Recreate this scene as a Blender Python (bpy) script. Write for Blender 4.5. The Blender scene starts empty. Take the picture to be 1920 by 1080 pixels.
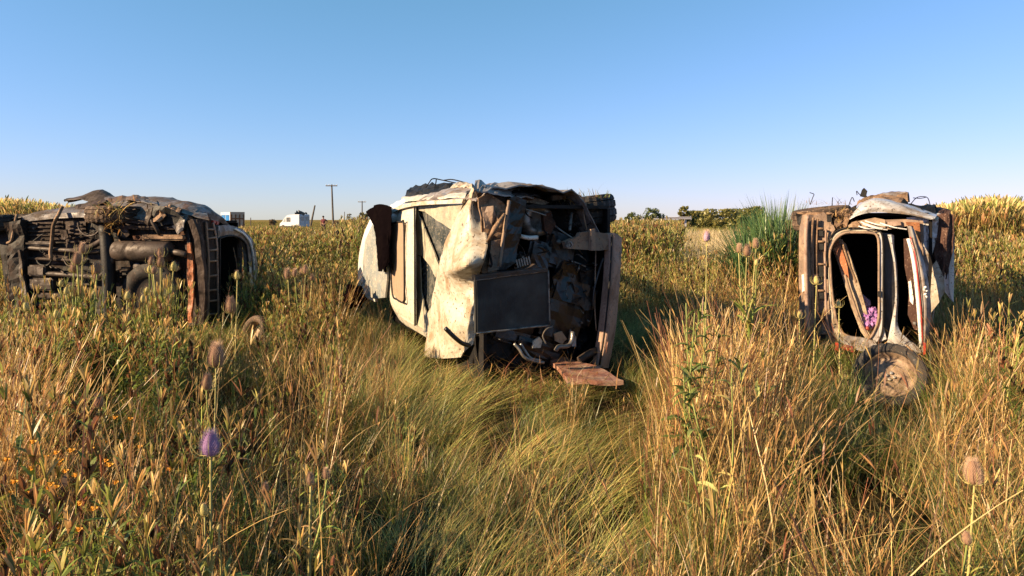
import bpy, bmesh, math, random
import numpy as np
from mathutils import Vector, noise, Matrix, Euler

random.seed(7)
rng = np.random.default_rng(11)
scene = bpy.context.scene
R = math.radians

# ------------------------------------------------------------------ camera
CAM_H, HORIZON, FPX = 1.40, 412.0, 1280.0          # eye height, horizon row, focal length in photograph pixels
cam_data = bpy.data.cameras.new('camera')
cam_data.sensor_width = 36.0
cam_data.lens = FPX / 1920.0 * 36.0
cam_data.shift_y = -(540.0 - HORIZON) / 1920.0
cam_data.clip_start = 0.05
cam_data.clip_end = 6000.0
cam = bpy.data.objects.new('camera', cam_data)
cam.location = (0, 0, CAM_H)
cam.rotation_euler = (R(90), 0, 0)
scene.collection.objects.link(cam)
scene.camera = cam

# ------------------------------------------------------------------ light
SUN_AZ, SUN_EL = 70.0, 23.0                        # degrees left of straight behind the camera, height
to_sun = Vector((-math.sin(R(SUN_AZ)) * math.cos(R(SUN_EL)), -math.cos(R(SUN_AZ)) * math.cos(R(SUN_EL)), math.sin(R(SUN_EL))))
world = bpy.data.worlds.new('World')
scene.world = world
world.use_nodes = True
wn = world.node_tree.nodes
wl = world.node_tree.links
wn.clear()
sky = wn.new('ShaderNodeTexSky')
sky.sky_type = 'NISHITA'
sky.sun_disc = False
sky.sun_elevation = R(SUN_EL)
sky.sun_rotation = math.atan2(to_sun.x, to_sun.y)
sky.altitude = 50
sky.air_density = 1.0
sky.dust_density = 0.15
sky.ozone_density = 2.5
bg = wn.new('ShaderNodeBackground')
bg.inputs['Strength'].default_value = 0.085
wo = wn.new('ShaderNodeOutputWorld')
sep_sky = wn.new('ShaderNodeSeparateColor')          # one response curve for the whole sky
com_sky = wn.new('ShaderNodeCombineColor')
wl.new(sky.outputs['Color'], sep_sky.inputs[0])
for ch, (power, gain) in enumerate(((0.92, 0.42), (0.62, 0.36), (0.92, 0.64))):
    a_ = wn.new('ShaderNodeMath'); a_.operation = 'MULTIPLY'; a_.inputs[1].default_value = 0.085
    b_ = wn.new('ShaderNodeMath'); b_.operation = 'POWER'; b_.inputs[1].default_value = power
    c_ = wn.new('ShaderNodeMath'); c_.operation = 'MULTIPLY'; c_.inputs[1].default_value = gain / 0.085
    wl.new(sep_sky.outputs[ch], a_.inputs[0]); wl.new(a_.outputs[0], b_.inputs[0]); wl.new(b_.outputs[0], c_.inputs[0])
    wl.new(c_.outputs[0], com_sky.inputs[ch])
wl.new(com_sky.outputs[0], bg.inputs['Color'])
wl.new(bg.outputs['Background'], wo.inputs['Surface'])

sun_data = bpy.data.lights.new('sun', 'SUN')
sun_data.energy = 5.0
sun_data.angle = R(0.5)
sun_data.color = (1.0, 0.73, 0.43)
sun = bpy.data.objects.new('sun', sun_data)
sun.location = to_sun * 50
sun.rotation_euler = to_sun.to_track_quat('Z', 'Y').to_euler()
scene.collection.objects.link(sun)

vs = scene.view_settings
vs.view_transform = 'Standard'
vs.look = 'None'
vs.gamma = 1.0
vs.use_curve_mapping = False
vs.exposure = 1.65

# ------------------------------------------------------------------ materials
def new_mat(name):
    m = bpy.data.materials.new(name)
    m.use_nodes = True
    nt = m.node_tree
    nt.nodes.clear()
    out = nt.nodes.new('ShaderNodeOutputMaterial')
    return m, nt, out

def ramp(nt, fac, stops):
    r = nt.nodes.new('ShaderNodeValToRGB')
    e = r.color_ramp.elements
    while len(e) < len(stops):
        e.new(0.5)
    for el, (p, c) in zip(e, stops):
        el.position = p
        el.color = (c[0], c[1], c[2], 1)
    nt.links.new(fac, r.inputs['Fac'])
    return r.outputs['Color']

def noise_tex(nt, scale, detail=5, rough=0.6, vec=None, dist=0.0):
    n = nt.nodes.new('ShaderNodeTexNoise')
    n.inputs['Scale'].default_value = scale
    n.inputs['Detail'].default_value = detail
    n.inputs['Roughness'].default_value = rough
    n.inputs['Distortion'].default_value = dist
    if vec is not None:
        nt.links.new(vec, n.inputs['Vector'])
    return n.outputs['Fac']

def mixc(nt, fac, a, b):
    m = nt.nodes.new('ShaderNodeMix')
    m.data_type = 'RGBA'
    if isinstance(fac, (int, float)):
        m.inputs[0].default_value = fac
    else:
        nt.links.new(fac, m.inputs[0])
    for sock, v in ((m.inputs[6], a), (m.inputs[7], b)):
        if isinstance(v, tuple):
            sock.default_value = (v[0], v[1], v[2], 1)
        else:
            nt.links.new(v, sock)
    return m.outputs[2]

def worn(name, base, dirt, dirt_lo=0.45, dirt_hi=0.6, scale=5, rough=0.5, metal=0.0, speck=None, bump=0.15, spec=0.4, dirt2=None):
    """A surface of one colour under blotches of dirt and specks."""
    m, nt, out = new_mat(name)
    tc = nt.nodes.new('ShaderNodeTexCoord')
    vec = tc.outputs['Object']
    n1 = noise_tex(nt, scale, 8, 0.68, vec, 0.6)
    f1 = ramp(nt, n1, [(dirt_lo, (0, 0, 0)), (dirt_hi, (1, 1, 1))])
    col = mixc(nt, f1, base, dirt)
    if dirt2:
        n3 = noise_tex(nt, scale * 0.45, 6, 0.7, vec, 1.2)
        f3 = ramp(nt, n3, [(0.52, (0, 0, 0)), (0.62, (1, 1, 1))])
        col = mixc(nt, f3, col, dirt2)
    if speck:
        n2 = noise_tex(nt, scale * 9, 3, 0.6, vec)
        f2 = ramp(nt, n2, [(0.60, (0, 0, 0)), (0.66, (1, 1, 1))])
        col = mixc(nt, f2, col, speck)
    p = nt.nodes.new('ShaderNodeBsdfPrincipled')
    nt.links.new(col, p.inputs['Base Color'])
    p.inputs['Metallic'].default_value = metal
    p.inputs['Specular IOR Level'].default_value = spec
    rr = nt.nodes.new('ShaderNodeMapRange')
    rr.inputs['To Min'].default_value = rough - 0.1
    rr.inputs['To Max'].default_value = min(1.0, rough + 0.3)
    nt.links.new(f1, rr.inputs['Value'])
    nt.links.new(rr.outputs['Result'], p.inputs['Roughness'])
    b = nt.nodes.new('ShaderNodeBump')
    b.inputs['Strength'].default_value = bump
    b.inputs['Distance'].default_value = 0.01
    nt.links.new(noise_tex(nt, scale * 6, 6, 0.7, vec), b.inputs['Height'])
    nt.links.new(b.outputs['Normal'], p.inputs['Normal'])
    nt.links.new(p.outputs['BSDF'], out.inputs['Surface'])
    return m

M = {}
M['paint'] = worn('silver_paint', (0.44, 0.44, 0.45), (0.19, 0.14, 0.10), 0.46, 0.66, 4, 0.38, 0.25, (0.07, 0.05, 0.035), 0.1, 0.5)
M['paint_pale'] = worn('dusty_pale_paint', (0.44, 0.415, 0.35), (0.27, 0.205, 0.13), 0.50, 0.72, 6, 0.45, 0.0, (0.12, 0.08, 0.045), 0.1, 0.4)
M['paint_scraped'] = worn('scraped_pale_paint', (0.39, 0.37, 0.31), (0.21, 0.145, 0.088), 0.43, 0.63, 4, 0.5, 0.0, (0.07, 0.045, 0.025), 0.3, 0.4, (0.30, 0.24, 0.165))
M['wreck_grey'] = worn('scorched_grey_paint', (0.13, 0.125, 0.13), (0.055, 0.038, 0.029), 0.42, 0.60, 5, 0.5, 0.1, (0.03, 0.02, 0.015), 0.25, 0.4, (0.10, 0.055, 0.032))
M['paint_grey'] = worn('muddy_grey_paint', (0.22, 0.205, 0.20), (0.12, 0.085, 0.062), 0.43, 0.60, 5, 0.42, 0.1, (0.08, 0.055, 0.04), 0.15, 0.45)
M['underbody'] = worn('oily_underbody', (0.007, 0.0055, 0.005), (0.026, 0.0135, 0.009), 0.46, 0.66, 3.5, 0.8, 0.0, (0.05, 0.028, 0.018), 0.4, 0.3)
M['underbody_tan'] = worn('muddy_underbody', (0.034, 0.019, 0.0135), (0.013, 0.008, 0.006), 0.45, 0.6, 5, 0.8, 0.0, (0.05, 0.034, 0.024), 0.4, 0.3)
M['heat_shield'] = worn('dull_heat_shield', (0.046, 0.031, 0.024), (0.020, 0.012, 0.0085), 0.45, 0.62, 7, 0.65, 0.1, (0.04, 0.03, 0.025), 0.35, 0.4)
M['mud_brown'] = worn('mud_brown', (0.19, 0.12, 0.075), (0.085, 0.055, 0.036), 0.45, 0.6, 6, 0.8, 0.0, (0.33, 0.22, 0.13), 0.5, 0.2)
M['bumper_brown'] = worn('muddy_bumper', (0.165, 0.115, 0.085), (0.27, 0.185, 0.125), 0.46, 0.64, 5, 0.65, 0.0, (0.08, 0.055, 0.04), 0.3, 0.3)
M['rust'] = worn('rust', (0.16, 0.06, 0.026), (0.28, 0.13, 0.06), 0.45, 0.62, 8, 0.8, 0.0, (0.07, 0.03, 0.016), 0.4, 0.2)
M['rust_dark'] = worn('scorched_rust', (0.055, 0.022, 0.012), (0.02, 0.011, 0.008), 0.45, 0.62, 8, 0.85, 0.0, (0.09, 0.04, 0.02), 0.4, 0.2)
M['orange'] = worn('orange_trim_and_sunlit_edge', (0.30, 0.10, 0.04), (0.13, 0.055, 0.028), 0.48, 0.62, 7, 0.6, 0.0, (0.5, 0.26, 0.14), 0.2, 0.3)  # also paints the sunlit bumper lip of the left wreck
M['pink_brown'] = worn('dusty_beam', (0.27, 0.185, 0.145), (0.17, 0.11, 0.08), 0.46, 0.64, 5, 0.7, 0.0, (0.12, 0.075, 0.05), 0.25, 0.3)
M['black'] = worn('charred_black', (0.0035, 0.003, 0.0035), (0.007, 0.0055, 0.005), 0.5, 0.7, 6, 0.7, 0.0, None, 0.4, 0.3)
M['black_gloss'] = worn('black_plastic', (0.0045, 0.0045, 0.006), (0.008, 0.0065, 0.006), 0.5, 0.7, 6, 0.4, 0.0, (0.022, 0.019, 0.018), 0.3, 0.5)
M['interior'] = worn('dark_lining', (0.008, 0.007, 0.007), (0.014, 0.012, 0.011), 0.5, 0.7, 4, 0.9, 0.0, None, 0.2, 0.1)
M['rubber'] = worn('tyre_rubber', (0.020, 0.019, 0.019), (0.055, 0.040, 0.031), 0.50, 0.68, 6, 0.75, 0.0, (0.11, 0.08, 0.06), 0.3, 0.25)
M['rubber_mud'] = worn('muddy_tyre', (0.085, 0.058, 0.042), (0.03, 0.022, 0.018), 0.46, 0.62, 7, 0.85, 0.0, (0.2, 0.14, 0.09), 0.4, 0.2)
M['rim'] = worn('rusty_rim', (0.23, 0.165, 0.115), (0.13, 0.085, 0.055), 0.45, 0.6, 7, 0.7, 0.2, (0.04, 0.026, 0.018), 0.3, 0.4)
M['steel'] = worn('dull_steel', (0.20, 0.19, 0.18), (0.07, 0.055, 0.045), 0.46, 0.62, 8, 0.42, 0.5, None, 0.2, 0.5)
M['white'] = worn('white_trim', (0.58, 0.57, 0.55), (0.36, 0.31, 0.26), 0.55, 0.75, 6, 0.35, 0.0, (0.2, 0.15, 0.1), 0.05, 0.5)
M['red'] = worn('red_lens', (0.30, 0.03, 0.02), (0.14, 0.04, 0.025), 0.5, 0.65, 9, 0.3, 0.0, None, 0.1, 0.5)
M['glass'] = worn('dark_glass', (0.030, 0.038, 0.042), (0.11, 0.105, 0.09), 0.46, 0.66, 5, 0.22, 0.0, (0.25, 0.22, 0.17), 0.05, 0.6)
M['glass_pale'] = worn('dusty_glass', (0.20, 0.225, 0.235), (0.27, 0.245, 0.20), 0.45, 0.7, 4, 0.3, 0.0, (0.5, 0.45, 0.38), 0.05, 0.5)
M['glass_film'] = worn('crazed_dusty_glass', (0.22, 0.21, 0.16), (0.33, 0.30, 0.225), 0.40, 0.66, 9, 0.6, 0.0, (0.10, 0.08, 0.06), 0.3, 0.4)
M['sunroof'] = worn('dusty_sunroof', (0.26, 0.185, 0.125), (0.20, 0.14, 0.095), 0.45, 0.65, 7, 0.6, 0.0, (0.2, 0.13, 0.08), 0.1, 0.4)
M['cloth_dark'] = worn('dark_cloth', (0.003, 0.002, 0.0025), (0.0045, 0.003, 0.003), 0.5, 0.7, 7, 0.95, 0.0, None, 0.3, 0.0)
M['cloth_brown'] = worn('brown_cloth', (0.055, 0.030, 0.024), (0.10, 0.06, 0.045), 0.5, 0.7, 6, 0.95, 0.0, (0.18, 0.12, 0.09), 0.3, 0.1)
M['cloth_purple'] = worn('purple_cloth', (0.30, 0.15, 0.34), (0.20, 0.08, 0.26), 0.45, 0.6, 14, 0.9, 0.0, None, 0.2, 0.2)
M['cloth_pink'] = worn('pink_cloth', (0.42, 0.28, 0.34), (0.30, 0.18, 0.26), 0.45, 0.6, 14, 0.9, 0.0, None, 0.2, 0.2)
M['cloth_beige'] = worn('torn_beige_trim', (0.30, 0.235, 0.165), (0.17, 0.12, 0.085), 0.45, 0.62, 8, 0.9, 0.0, (0.08, 0.055, 0.04), 0.4, 0.2)
M['plank_red'] = worn('reddish_board', (0.20, 0.085, 0.058), (0.28, 0.19, 0.14), 0.44, 0.66, 7, 0.6, 0.0, (0.09, 0.045, 0.03), 0.3, 0.35)

def radiator_mat():
    m, nt, out = new_mat('radiator_core')
    tc = nt.nodes.new('ShaderNodeTexCoord')
    n = noise_tex(nt, 3.5, 4, 0.6, tc.outputs['Object'])
    c = ramp(nt, n, [(0.40, (0.010, 0.010, 0.011)), (0.62, (0.035, 0.038, 0.039)), (0.75, (0.075, 0.077, 0.075))])
    p = nt.nodes.new('ShaderNodeBsdfPrincipled')
    nt.links.new(c, p.inputs['Base Color'])
    p.inputs['Roughness'].default_value = 0.55
    p.inputs['Metallic'].default_value = 0.2
    nt.links.new(p.outputs['BSDF'], out.inputs['Surface'])
    return m
M['radiator'] = radiator_mat()

def plant_mat(name, transl=0.42, vary=0.35):
    """Blades coloured by their own attribute, varied from clump to clump."""
    m, nt, out = new_mat(name)
    a = nt.nodes.new('ShaderNodeAttribute')
    a.attribute_name = 'tint'
    oi = nt.nodes.new('ShaderNodeObjectInfo')
    mr = nt.nodes.new('ShaderNodeMapRange')
    mr.inputs['To Min'].default_value = 1 - vary
    mr.inputs['To Max'].default_value = 1 + vary
    nt.links.new(oi.outputs['Random'], mr.inputs['Value'])
    mul = nt.nodes.new('ShaderNodeVectorMath')
    mul.operation = 'SCALE'
    nt.links.new(a.outputs['Color'], mul.inputs[0])
    nt.links.new(mr.outputs['Result'], mul.inputs['Scale'])
    d = nt.nodes.new('ShaderNodeBsdfDiffuse')
    t = nt.nodes.new('ShaderNodeBsdfTranslucent')
    g = nt.nodes.new('ShaderNodeBsdfGlossy')
    g.inputs['Roughness'].default_value = 0.45
    nt.links.new(mul.outputs[0], d.inputs['Color'])
    nt.links.new(mul.outputs[0], t.inputs['Color'])
    mx = nt.nodes.new('ShaderNodeMixShader')
    mx.inputs[0].default_value = transl
    nt.links.new(d.outputs[0], mx.inputs[1])
    nt.links.new(t.outputs[0], mx.inputs[2])
    mx2 = nt.nodes.new('ShaderNodeMixShader')
    mx2.inputs[0].default_value = 0.04
    nt.links.new(mx.outputs[0], mx2.inputs[1])
    nt.links.new(g.outputs[0], mx2.inputs[2])
    nt.links.new(mx2.outputs[0], out.inputs['Surface'])
    return m
M['grass'] = plant_mat('meadow_blades')
M['leaf'] = plant_mat('leaf_blades', 0.3, 0.15)

def simple(name, c, rough=0.7, scale=12, v=0.35):
    return worn(name, c, tuple(x * (1 - v) for x in c), 0.4, 0.65, scale, rough, 0.0, None, 0.2, 0.3)
M['stem'] = simple('teasel_stem', (0.34, 0.30, 0.11))
M['stem_green'] = simple('teasel_green_stem', (0.22, 0.25, 0.07))
M['teasel'] = simple('teasel_head', (0.26, 0.155, 0.10), 0.8, 60)
M['teasel_spike'] = simple('teasel_spikes', (0.46, 0.31, 0.22), 0.7, 60)
M['teasel_purple'] = simple('teasel_flowers', (0.32, 0.19, 0.36), 0.8, 60)
M['teasel_mauve'] = simple('teasel_petals', (0.48, 0.33, 0.48), 0.8, 60)
M['bract'] = simple('teasel_bract', (0.42, 0.36, 0.13))
M['flower'] = simple('yellow_petals', (0.62, 0.27, 0.02))
M['wood'] = simple('weathered_pole', (0.10, 0.085, 0.07), 0.9, 4)
M['bark'] = simple('bark', (0.07, 0.05, 0.035), 0.9, 6)
M['van'] = simple('white_van_paint', (0.42, 0.45, 0.50), 0.35, 2, 0.15)
M['blue'] = simple('blue_steel', (0.03, 0.20, 0.50), 0.5, 2, 0.3)
M['blue_pale'] = simple('pale_steel', (0.42, 0.47, 0.52), 0.5, 2, 0.3)
M['tan_board'] = simple('tan_boards', (0.46, 0.33, 0.24), 0.7, 2, 0.3)
M['skin'] = simple('skin', (0.36, 0.20, 0.14))
M['hair'] = simple('dark_hair', (0.02, 0.014, 0.011))
M['shirt'] = simple('dark_red_shirt', (0.15, 0.035, 0.04))
M['trousers'] = simple('brown_trousers', (0.10, 0.06, 0.045))
M['rail'] = simple('galvanised_rail', (0.42, 0.40, 0.42), 0.5, 2, 0.2)
M['plaster'] = simple('pale_wall', (0.5, 0.46, 0.42), 0.8, 2, 0.2)

# ------------------------------------------------------------------ object helpers
COL = scene.collection
ROOT_LOC = {}

def mesh_of(bm, name):
    me = bpy.data.meshes.new(name)
    bm.to_mesh(me)
    bm.free()
    return me

def link(name, me, mat=None, parent=None, smooth=False):
    """Link a mesh whose vertices are in world space as one object; children are shifted to their root's base."""
    o = bpy.data.objects.new(name, me)
    COL.objects.link(o)
    if mat is not None:
        me.materials.append(mat)
    if parent is not None:
        o.parent = parent
        off = ROOT_LOC.get(parent.name)
        if off is not None:
            me.transform(Matrix.Translation(-off))
            ROOT_LOC[o.name] = off
    if smooth:
        me.polygons.foreach_set('use_smooth', [True] * len(me.polygons))
    return o

def part(name, bm, mat, parent=None, smooth=False, label=None):
    o = link(name, mesh_of(bm, name), mat, parent, smooth)
    if label:
        o['label'] = label
    return o

def tag(o, label=None, cat=None, group=None, kind=None):
    if label: o['label'] = label
    if cat: o['category'] = cat
    if group: o['group'] = group
    if kind: o['kind'] = kind
    return o

def thing(name, loc, label, cat, group=None):
    o = bpy.data.objects.new(name, None)
    o.empty_display_size = 0.2
    COL.objects.link(o)
    o.location = loc
    ROOT_LOC[o.name] = Vector(loc)
    return tag(o, label, cat, group)

def place(px, py, Y):
    """World point seen at a photograph pixel, Y metres ahead."""
    return Vector(((px - 960) / FPX * Y, Y, CAM_H - (py - HORIZON) / FPX * Y))

# ------------------------------------------------------------------ mesh helpers
def nz(p, s, seed=0.0):
    return noise.noise(Vector((p.x * s + seed, p.y * s - seed, p.z * s + 3.1 * seed)))

def add_box(bm, c, ax, half):
    c = Vector(c)
    vs_ = []
    for i in (-1, 1):
        for j in (-1, 1):
            for k in (-1, 1):
                vs_.append(bm.verts.new(c + ax[0] * (i * half[0]) + ax[1] * (j * half[1]) + ax[2] * (k * half[2])))
    for f in ((0, 1, 3, 2), (4, 6, 7, 5), (0, 4, 5, 1), (2, 3, 7, 6), (0, 2, 6, 4), (1, 5, 7, 3)):
        bm.faces.new([vs_[i] for i in f])

def add_tube(bm, pts, rad, sides=6, closed_ends=True):
    pts = [Vector(p) for p in pts]
    n = len(pts)
    rads = rad if isinstance(rad, (list, tuple)) else [rad] * n
    rings = []
    up = Vector((0.3, 0.2, 1)).normalized()
    for i, p in enumerate(pts):
        d = (pts[min(i + 1, n - 1)] - pts[max(i - 1, 0)])
        if d.length < 1e-9:
            d = Vector((0, 0, 1))
        d.normalize()
        a = d.cross(up)
        if a.length < 1e-3:
            a = d.cross(Vector((1, 0, 0)))
        a.normalize()
        b = d.cross(a)
        rings.append([bm.verts.new(p + (a * math.cos(2 * math.pi * k / sides) + b * math.sin(2 * math.pi * k / sides)) * rads[i]) for k in range(sides)])
    for i in range(n - 1):
        for k in range(sides):
            bm.faces.new((rings[i][k], rings[i][(k + 1) % sides], rings[i + 1][(k + 1) % sides], rings[i + 1][k]))
    if closed_ends:
        bm.faces.new(rings[0][::-1])
        bm.faces.new(rings[-1])

def spline(pts, n):
    """Catmull-Rom through control points, n samples."""
    pts = [Vector(p) for p in pts]
    if len(pts) == 2:
        return [pts[0].lerp(pts[1], i / (n - 1)) for i in range(n)]
    P = [pts[0] * 2 - pts[1]] + pts + [pts[-1] * 2 - pts[-2]]
    out = []
    m = len(pts) - 1
    for i in range(n):
        t = i / (n - 1) * m
        k = min(int(t), m - 1)
        t -= k
        a, b, c, d = P[k:k + 4]
        out.append(0.5 * ((2 * b) + (c - a) * t + (2 * a - 5 * b + 4 * c - d) * t * t + (3 * b - a - 3 * c + d) * t ** 3))
    return out

def dent(bm, amp, scale, n, seed):
    for v in bm.verts:
        v.co += n * (amp * (nz(v.co, scale, seed) + 0.5 * nz(v.co, scale * 2.7, seed + 5) + 0.25 * abs(nz(v.co, scale * 6, seed + 9))))

class Frame:
    """A car lying on its right side: x forward, u car-up (horizontal here), w upward."""
    def __init__(self, O, F, U):
        self.O, self.F, self.U = Vector(O), Vector(F), Vector(U)
        self.Z = Vector((0, 0, 1))
    def at(self, x, u, w):
        return self.O + self.F * x + self.U * u + self.Z * w
    def normal(self, plane):
        return {'under': -self.U, 'roof': self.U, 'front': self.F, 'rear': -self.F, 'left': self.Z}[plane]
    def pix(self, plane, val, px, py):
        d = Vector(((px - 960) / FPX, 1.0, -(py - HORIZON) / FPX))
        c = Vector((0, 0, CAM_H))
        ax = {'under': self.U, 'roof': self.U, 'front': self.F, 'rear': self.F, 'left': self.Z}[plane]
        return c + d * ((val - (c - self.O).dot(ax)) / d.dot(ax))
    def pixo(self, plane, val, p):
        off = p[2] if len(p) > 2 else 0.0
        return self.pix(plane, val + (off if plane in ('roof', 'front', 'left') else -off), p[0], p[1])
    def local(self, p):
        q = p - self.O
        return q.dot(self.F), q.dot(self.U), q.dot(self.Z)

SEED = [0]
def sheet_bm(fr, plane, val, pts, t=0.012, d=0.012, cut=0.09, ds=5.0):
    """A dented plate with the given outline, lying in one of the car's planes."""
    n = fr.normal(plane)
    bm = bmesh.new()
    vs_ = [bm.verts.new(fr.pixo(plane, val, p)) for p in pts]
    bm.faces.new(vs_)
    bmesh.ops.triangulate(bm, faces=bm.faces[:])
    for _ in range(5):
        es = [e for e in bm.edges if e.calc_length() > cut]
        if not es or len(bm.faces) > 1500:
            break
        bmesh.ops.subdivide_edges(bm, edges=es, cuts=1)
        bmesh.ops.triangulate(bm, faces=[f for f in bm.faces if len(f.verts) > 3])
    SEED[0] += 1.7
    dent(bm, d, ds, n, SEED[0])
    solid(bm, n, t)
    return bm

def solid(bm, n, t):
    faces = bm.faces[:]
    bm.normal_update()
    s = sum((f.normal.dot(n) * f.calc_area()) for f in faces)
    if s < 0:
        bmesh.ops.reverse_faces(bm, faces=faces)
    bnd = [e for e in bm.edges if e.is_boundary]
    vmap = {v: bm.verts.new(v.co - n * t) for v in bm.verts[:]}
    for f in faces:
        try:
            bm.faces.new([vmap[v] for v in reversed(f.verts[:])])
        except ValueError:
            pass
    for e in bnd:
        l = e.link_loops[0]
        a, b = l.vert, l.link_loop_next.vert
        bm.faces.new((b, a, vmap[a], vmap[b]))

def surf_pts(rows, nx, ny):
    a = [spline(r, nx) for r in rows]
    cols = [spline([a[j][i] for j in range(len(a))], ny) for i in range(nx)]
    return cols

def grid_bm(cols, n, t=0.01, d=0.008, ds=4.0):
    bm = bmesh.new()
    V = [[bm.verts.new(p) for p in c] for c in cols]
    for i in range(len(V) - 1):
        for j in range(len(V[0]) - 1):
            bm.faces.new((V[i][j], V[i + 1][j], V[i + 1][j + 1], V[i][j + 1]))
    SEED[0] += 1.3
    dent(bm, d, ds, n, SEED[0])
    solid(bm, n, t)
    return bm

def surf_bm(fr, plane, val, rows, nx=14, ny=20, t=0.01, d=0.008, ds=4.0):
    n = fr.normal(plane)
    rr = [[fr.pixo(plane, val, p) for p in r] for r in rows]
    return grid_bm(surf_pts(rr, nx, ny), n, t, d, ds)

def line(fr, plane, pts, rad, n=12, sides=6):
    """A tube through (px, py, plane value) points."""
    bm = bmesh.new()
    P = spline([fr.pix(plane, p[2], p[0], p[1]) for p in pts], n)
    add_tube(bm, P, rad, sides)
    return bm

def ring_bm(fr, plane, val, outer, inner, t=0.04, d=0.006):
    """A frame between two closed outlines of equal point count."""
    n = fr.normal(plane)
    def loop(pts):
        P = [fr.pixo(plane, val, p) for p in pts]
        P = P + [P[0]]
        return spline(P, len(pts) * 4 + 1)[:-1]
    a, b = loop(outer), loop(inner)
    bm = bmesh.new()
    mid = [x.lerp(y, 0.5) + n * 0.015 for x, y in zip(a, b)]
    A = [[bm.verts.new(p) for p in L] for L in (a, mid, b)]
    k = len(a)
    for i in range(k):
        for j in range(2):
            bm.faces.new((A[j][i], A[j][(i + 1) % k], A[j + 1][(i + 1) % k], A[j + 1][i]))
    SEED[0] += 1.1
    dent(bm, d, 5, n, SEED[0])
    solid(bm, n, t)
    return bm

def basis(axis):
    z = Vector(axis).normalized()
    a = z.orthogonal().normalized()
    return a, z.cross(a), z

def lathe(bm, c, axis, prof, seg=32, wob=0.0):
    a, b, z = basis(axis)
    rings = []
    for (r, h) in prof:
        rings.append([bm.verts.new(Vector(c) + z * h + (a * math.cos(2 * math.pi * k / seg) + b * math.sin(2 * math.pi * k / seg)) * r) for k in range(seg)])
    for i in range(len(rings) - 1):
        for k in range(seg):
            bm.faces.new((rings[i][k], rings[i][(k + 1) % seg], rings[i + 1][(k + 1) % seg], rings[i + 1][k]))
    if wob:
        for v in bm.verts:
            v.co += (v.co - Vector(c)) * (wob * nz(v.co, 6))

def wheel(parent, c, axis, Rr=0.31, W=0.20, tyre_mat=None, rim_mat=None, inside=False):
    """A road wheel: ribbed tyre with tread blocks and a dished rim with holes."""
    c = Vector(c)
    a, b, z = basis(axis)
    h = W / 2
    bm = bmesh.new()
    prof = [(Rr * 0.64, -h * 0.75), (Rr * 0.70, -h * 0.92), (Rr * 0.80, -h * 1.02), (Rr * 0.90, -h * 0.98), (Rr * 0.955, -h * 0.85),
            (Rr * 0.985, -h * 0.62), (Rr * 0.955, -h * 0.56), (Rr, -h * 0.5), (Rr, -h * 0.12), (Rr * 0.965, -h * 0.06),
            (Rr * 0.965, h * 0.06), (Rr, h * 0.12), (Rr, h * 0.5), (Rr * 0.955, h * 0.56), (Rr * 0.985, h * 0.62), (Rr * 0.955, h * 0.85),
            (Rr * 0.90, h * 0.98), (Rr * 0.80, h * 1.02), (Rr * 0.70, h * 0.92), (Rr * 0.64, h * 0.75)]
    lathe(bm, c, axis, prof, 56)
    for v in bm.verts:                                  # cross cuts in the tread
        q = v.co - c
        hh = q.dot(z)
        rad = q - z * hh
        k = int(round((math.atan2(rad.dot(b), rad.dot(a)) / (2 * math.pi)) * 56))
        if rad.length > Rr * 0.95 and abs(hh) < h * 0.9 and k % 2:
            v.co -= rad.normalized() * 0.008
    ty = part('tyre', bm, tyre_mat or M['rubber'], parent)
    bm = bmesh.new()
    lathe(bm, c, axis, [(Rr * 0.66, h * 0.82), (Rr * 0.63, h * 0.72), (Rr * 0.60, h * 0.35), (Rr * 0.52, h * 0.22), (Rr * 0.38, h * 0.36), (Rr * 0.24, h * 0.42), (Rr * 0.15, h * 0.25), (0.001, h * 0.25)], 32)
    lathe(bm, c, axis, [(Rr * 0.64, -h * 0.8), (Rr * 0.60, -h * 0.5), (Rr * 0.58, h * 0.33)], 32)
    rm = part('rim', bm, rim_mat or M['rim'], parent, True)
    for k in range(0 if inside else 4):
        bm = bmesh.new()
        th = k * math.pi / 2 + 0.4
        lathe(bm, c + (a * math.cos(th) + b * math.sin(th)) * Rr * 0.1 + z * h * 0.27, axis, [(0.012, 0.0), (0.012, 0.014), (0.001, 0.016)], 8)
        part('wheel_nut', bm, M['steel'], rm)
    return ty

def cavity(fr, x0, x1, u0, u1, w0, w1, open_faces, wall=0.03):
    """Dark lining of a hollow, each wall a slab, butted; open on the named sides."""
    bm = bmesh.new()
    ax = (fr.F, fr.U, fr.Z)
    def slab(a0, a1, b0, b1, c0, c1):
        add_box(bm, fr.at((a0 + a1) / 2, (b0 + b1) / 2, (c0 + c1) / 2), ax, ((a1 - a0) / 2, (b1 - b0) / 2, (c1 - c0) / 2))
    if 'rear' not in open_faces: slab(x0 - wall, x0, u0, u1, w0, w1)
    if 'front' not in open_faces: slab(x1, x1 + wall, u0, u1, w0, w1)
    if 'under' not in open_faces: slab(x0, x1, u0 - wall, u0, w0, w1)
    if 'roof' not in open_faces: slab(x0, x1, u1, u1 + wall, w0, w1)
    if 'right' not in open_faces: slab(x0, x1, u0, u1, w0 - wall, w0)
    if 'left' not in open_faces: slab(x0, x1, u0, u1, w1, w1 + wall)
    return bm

# ------------------------------------------------------------------ ground
def ground_z(x, y):
    return 0.07 * noise.noise(Vector((x * 0.22, y * 0.22, 1.7))) + 0.035 * noise.noise(Vector((x * 0.9, y * 0.9, 4.2))) - 0.02

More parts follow.
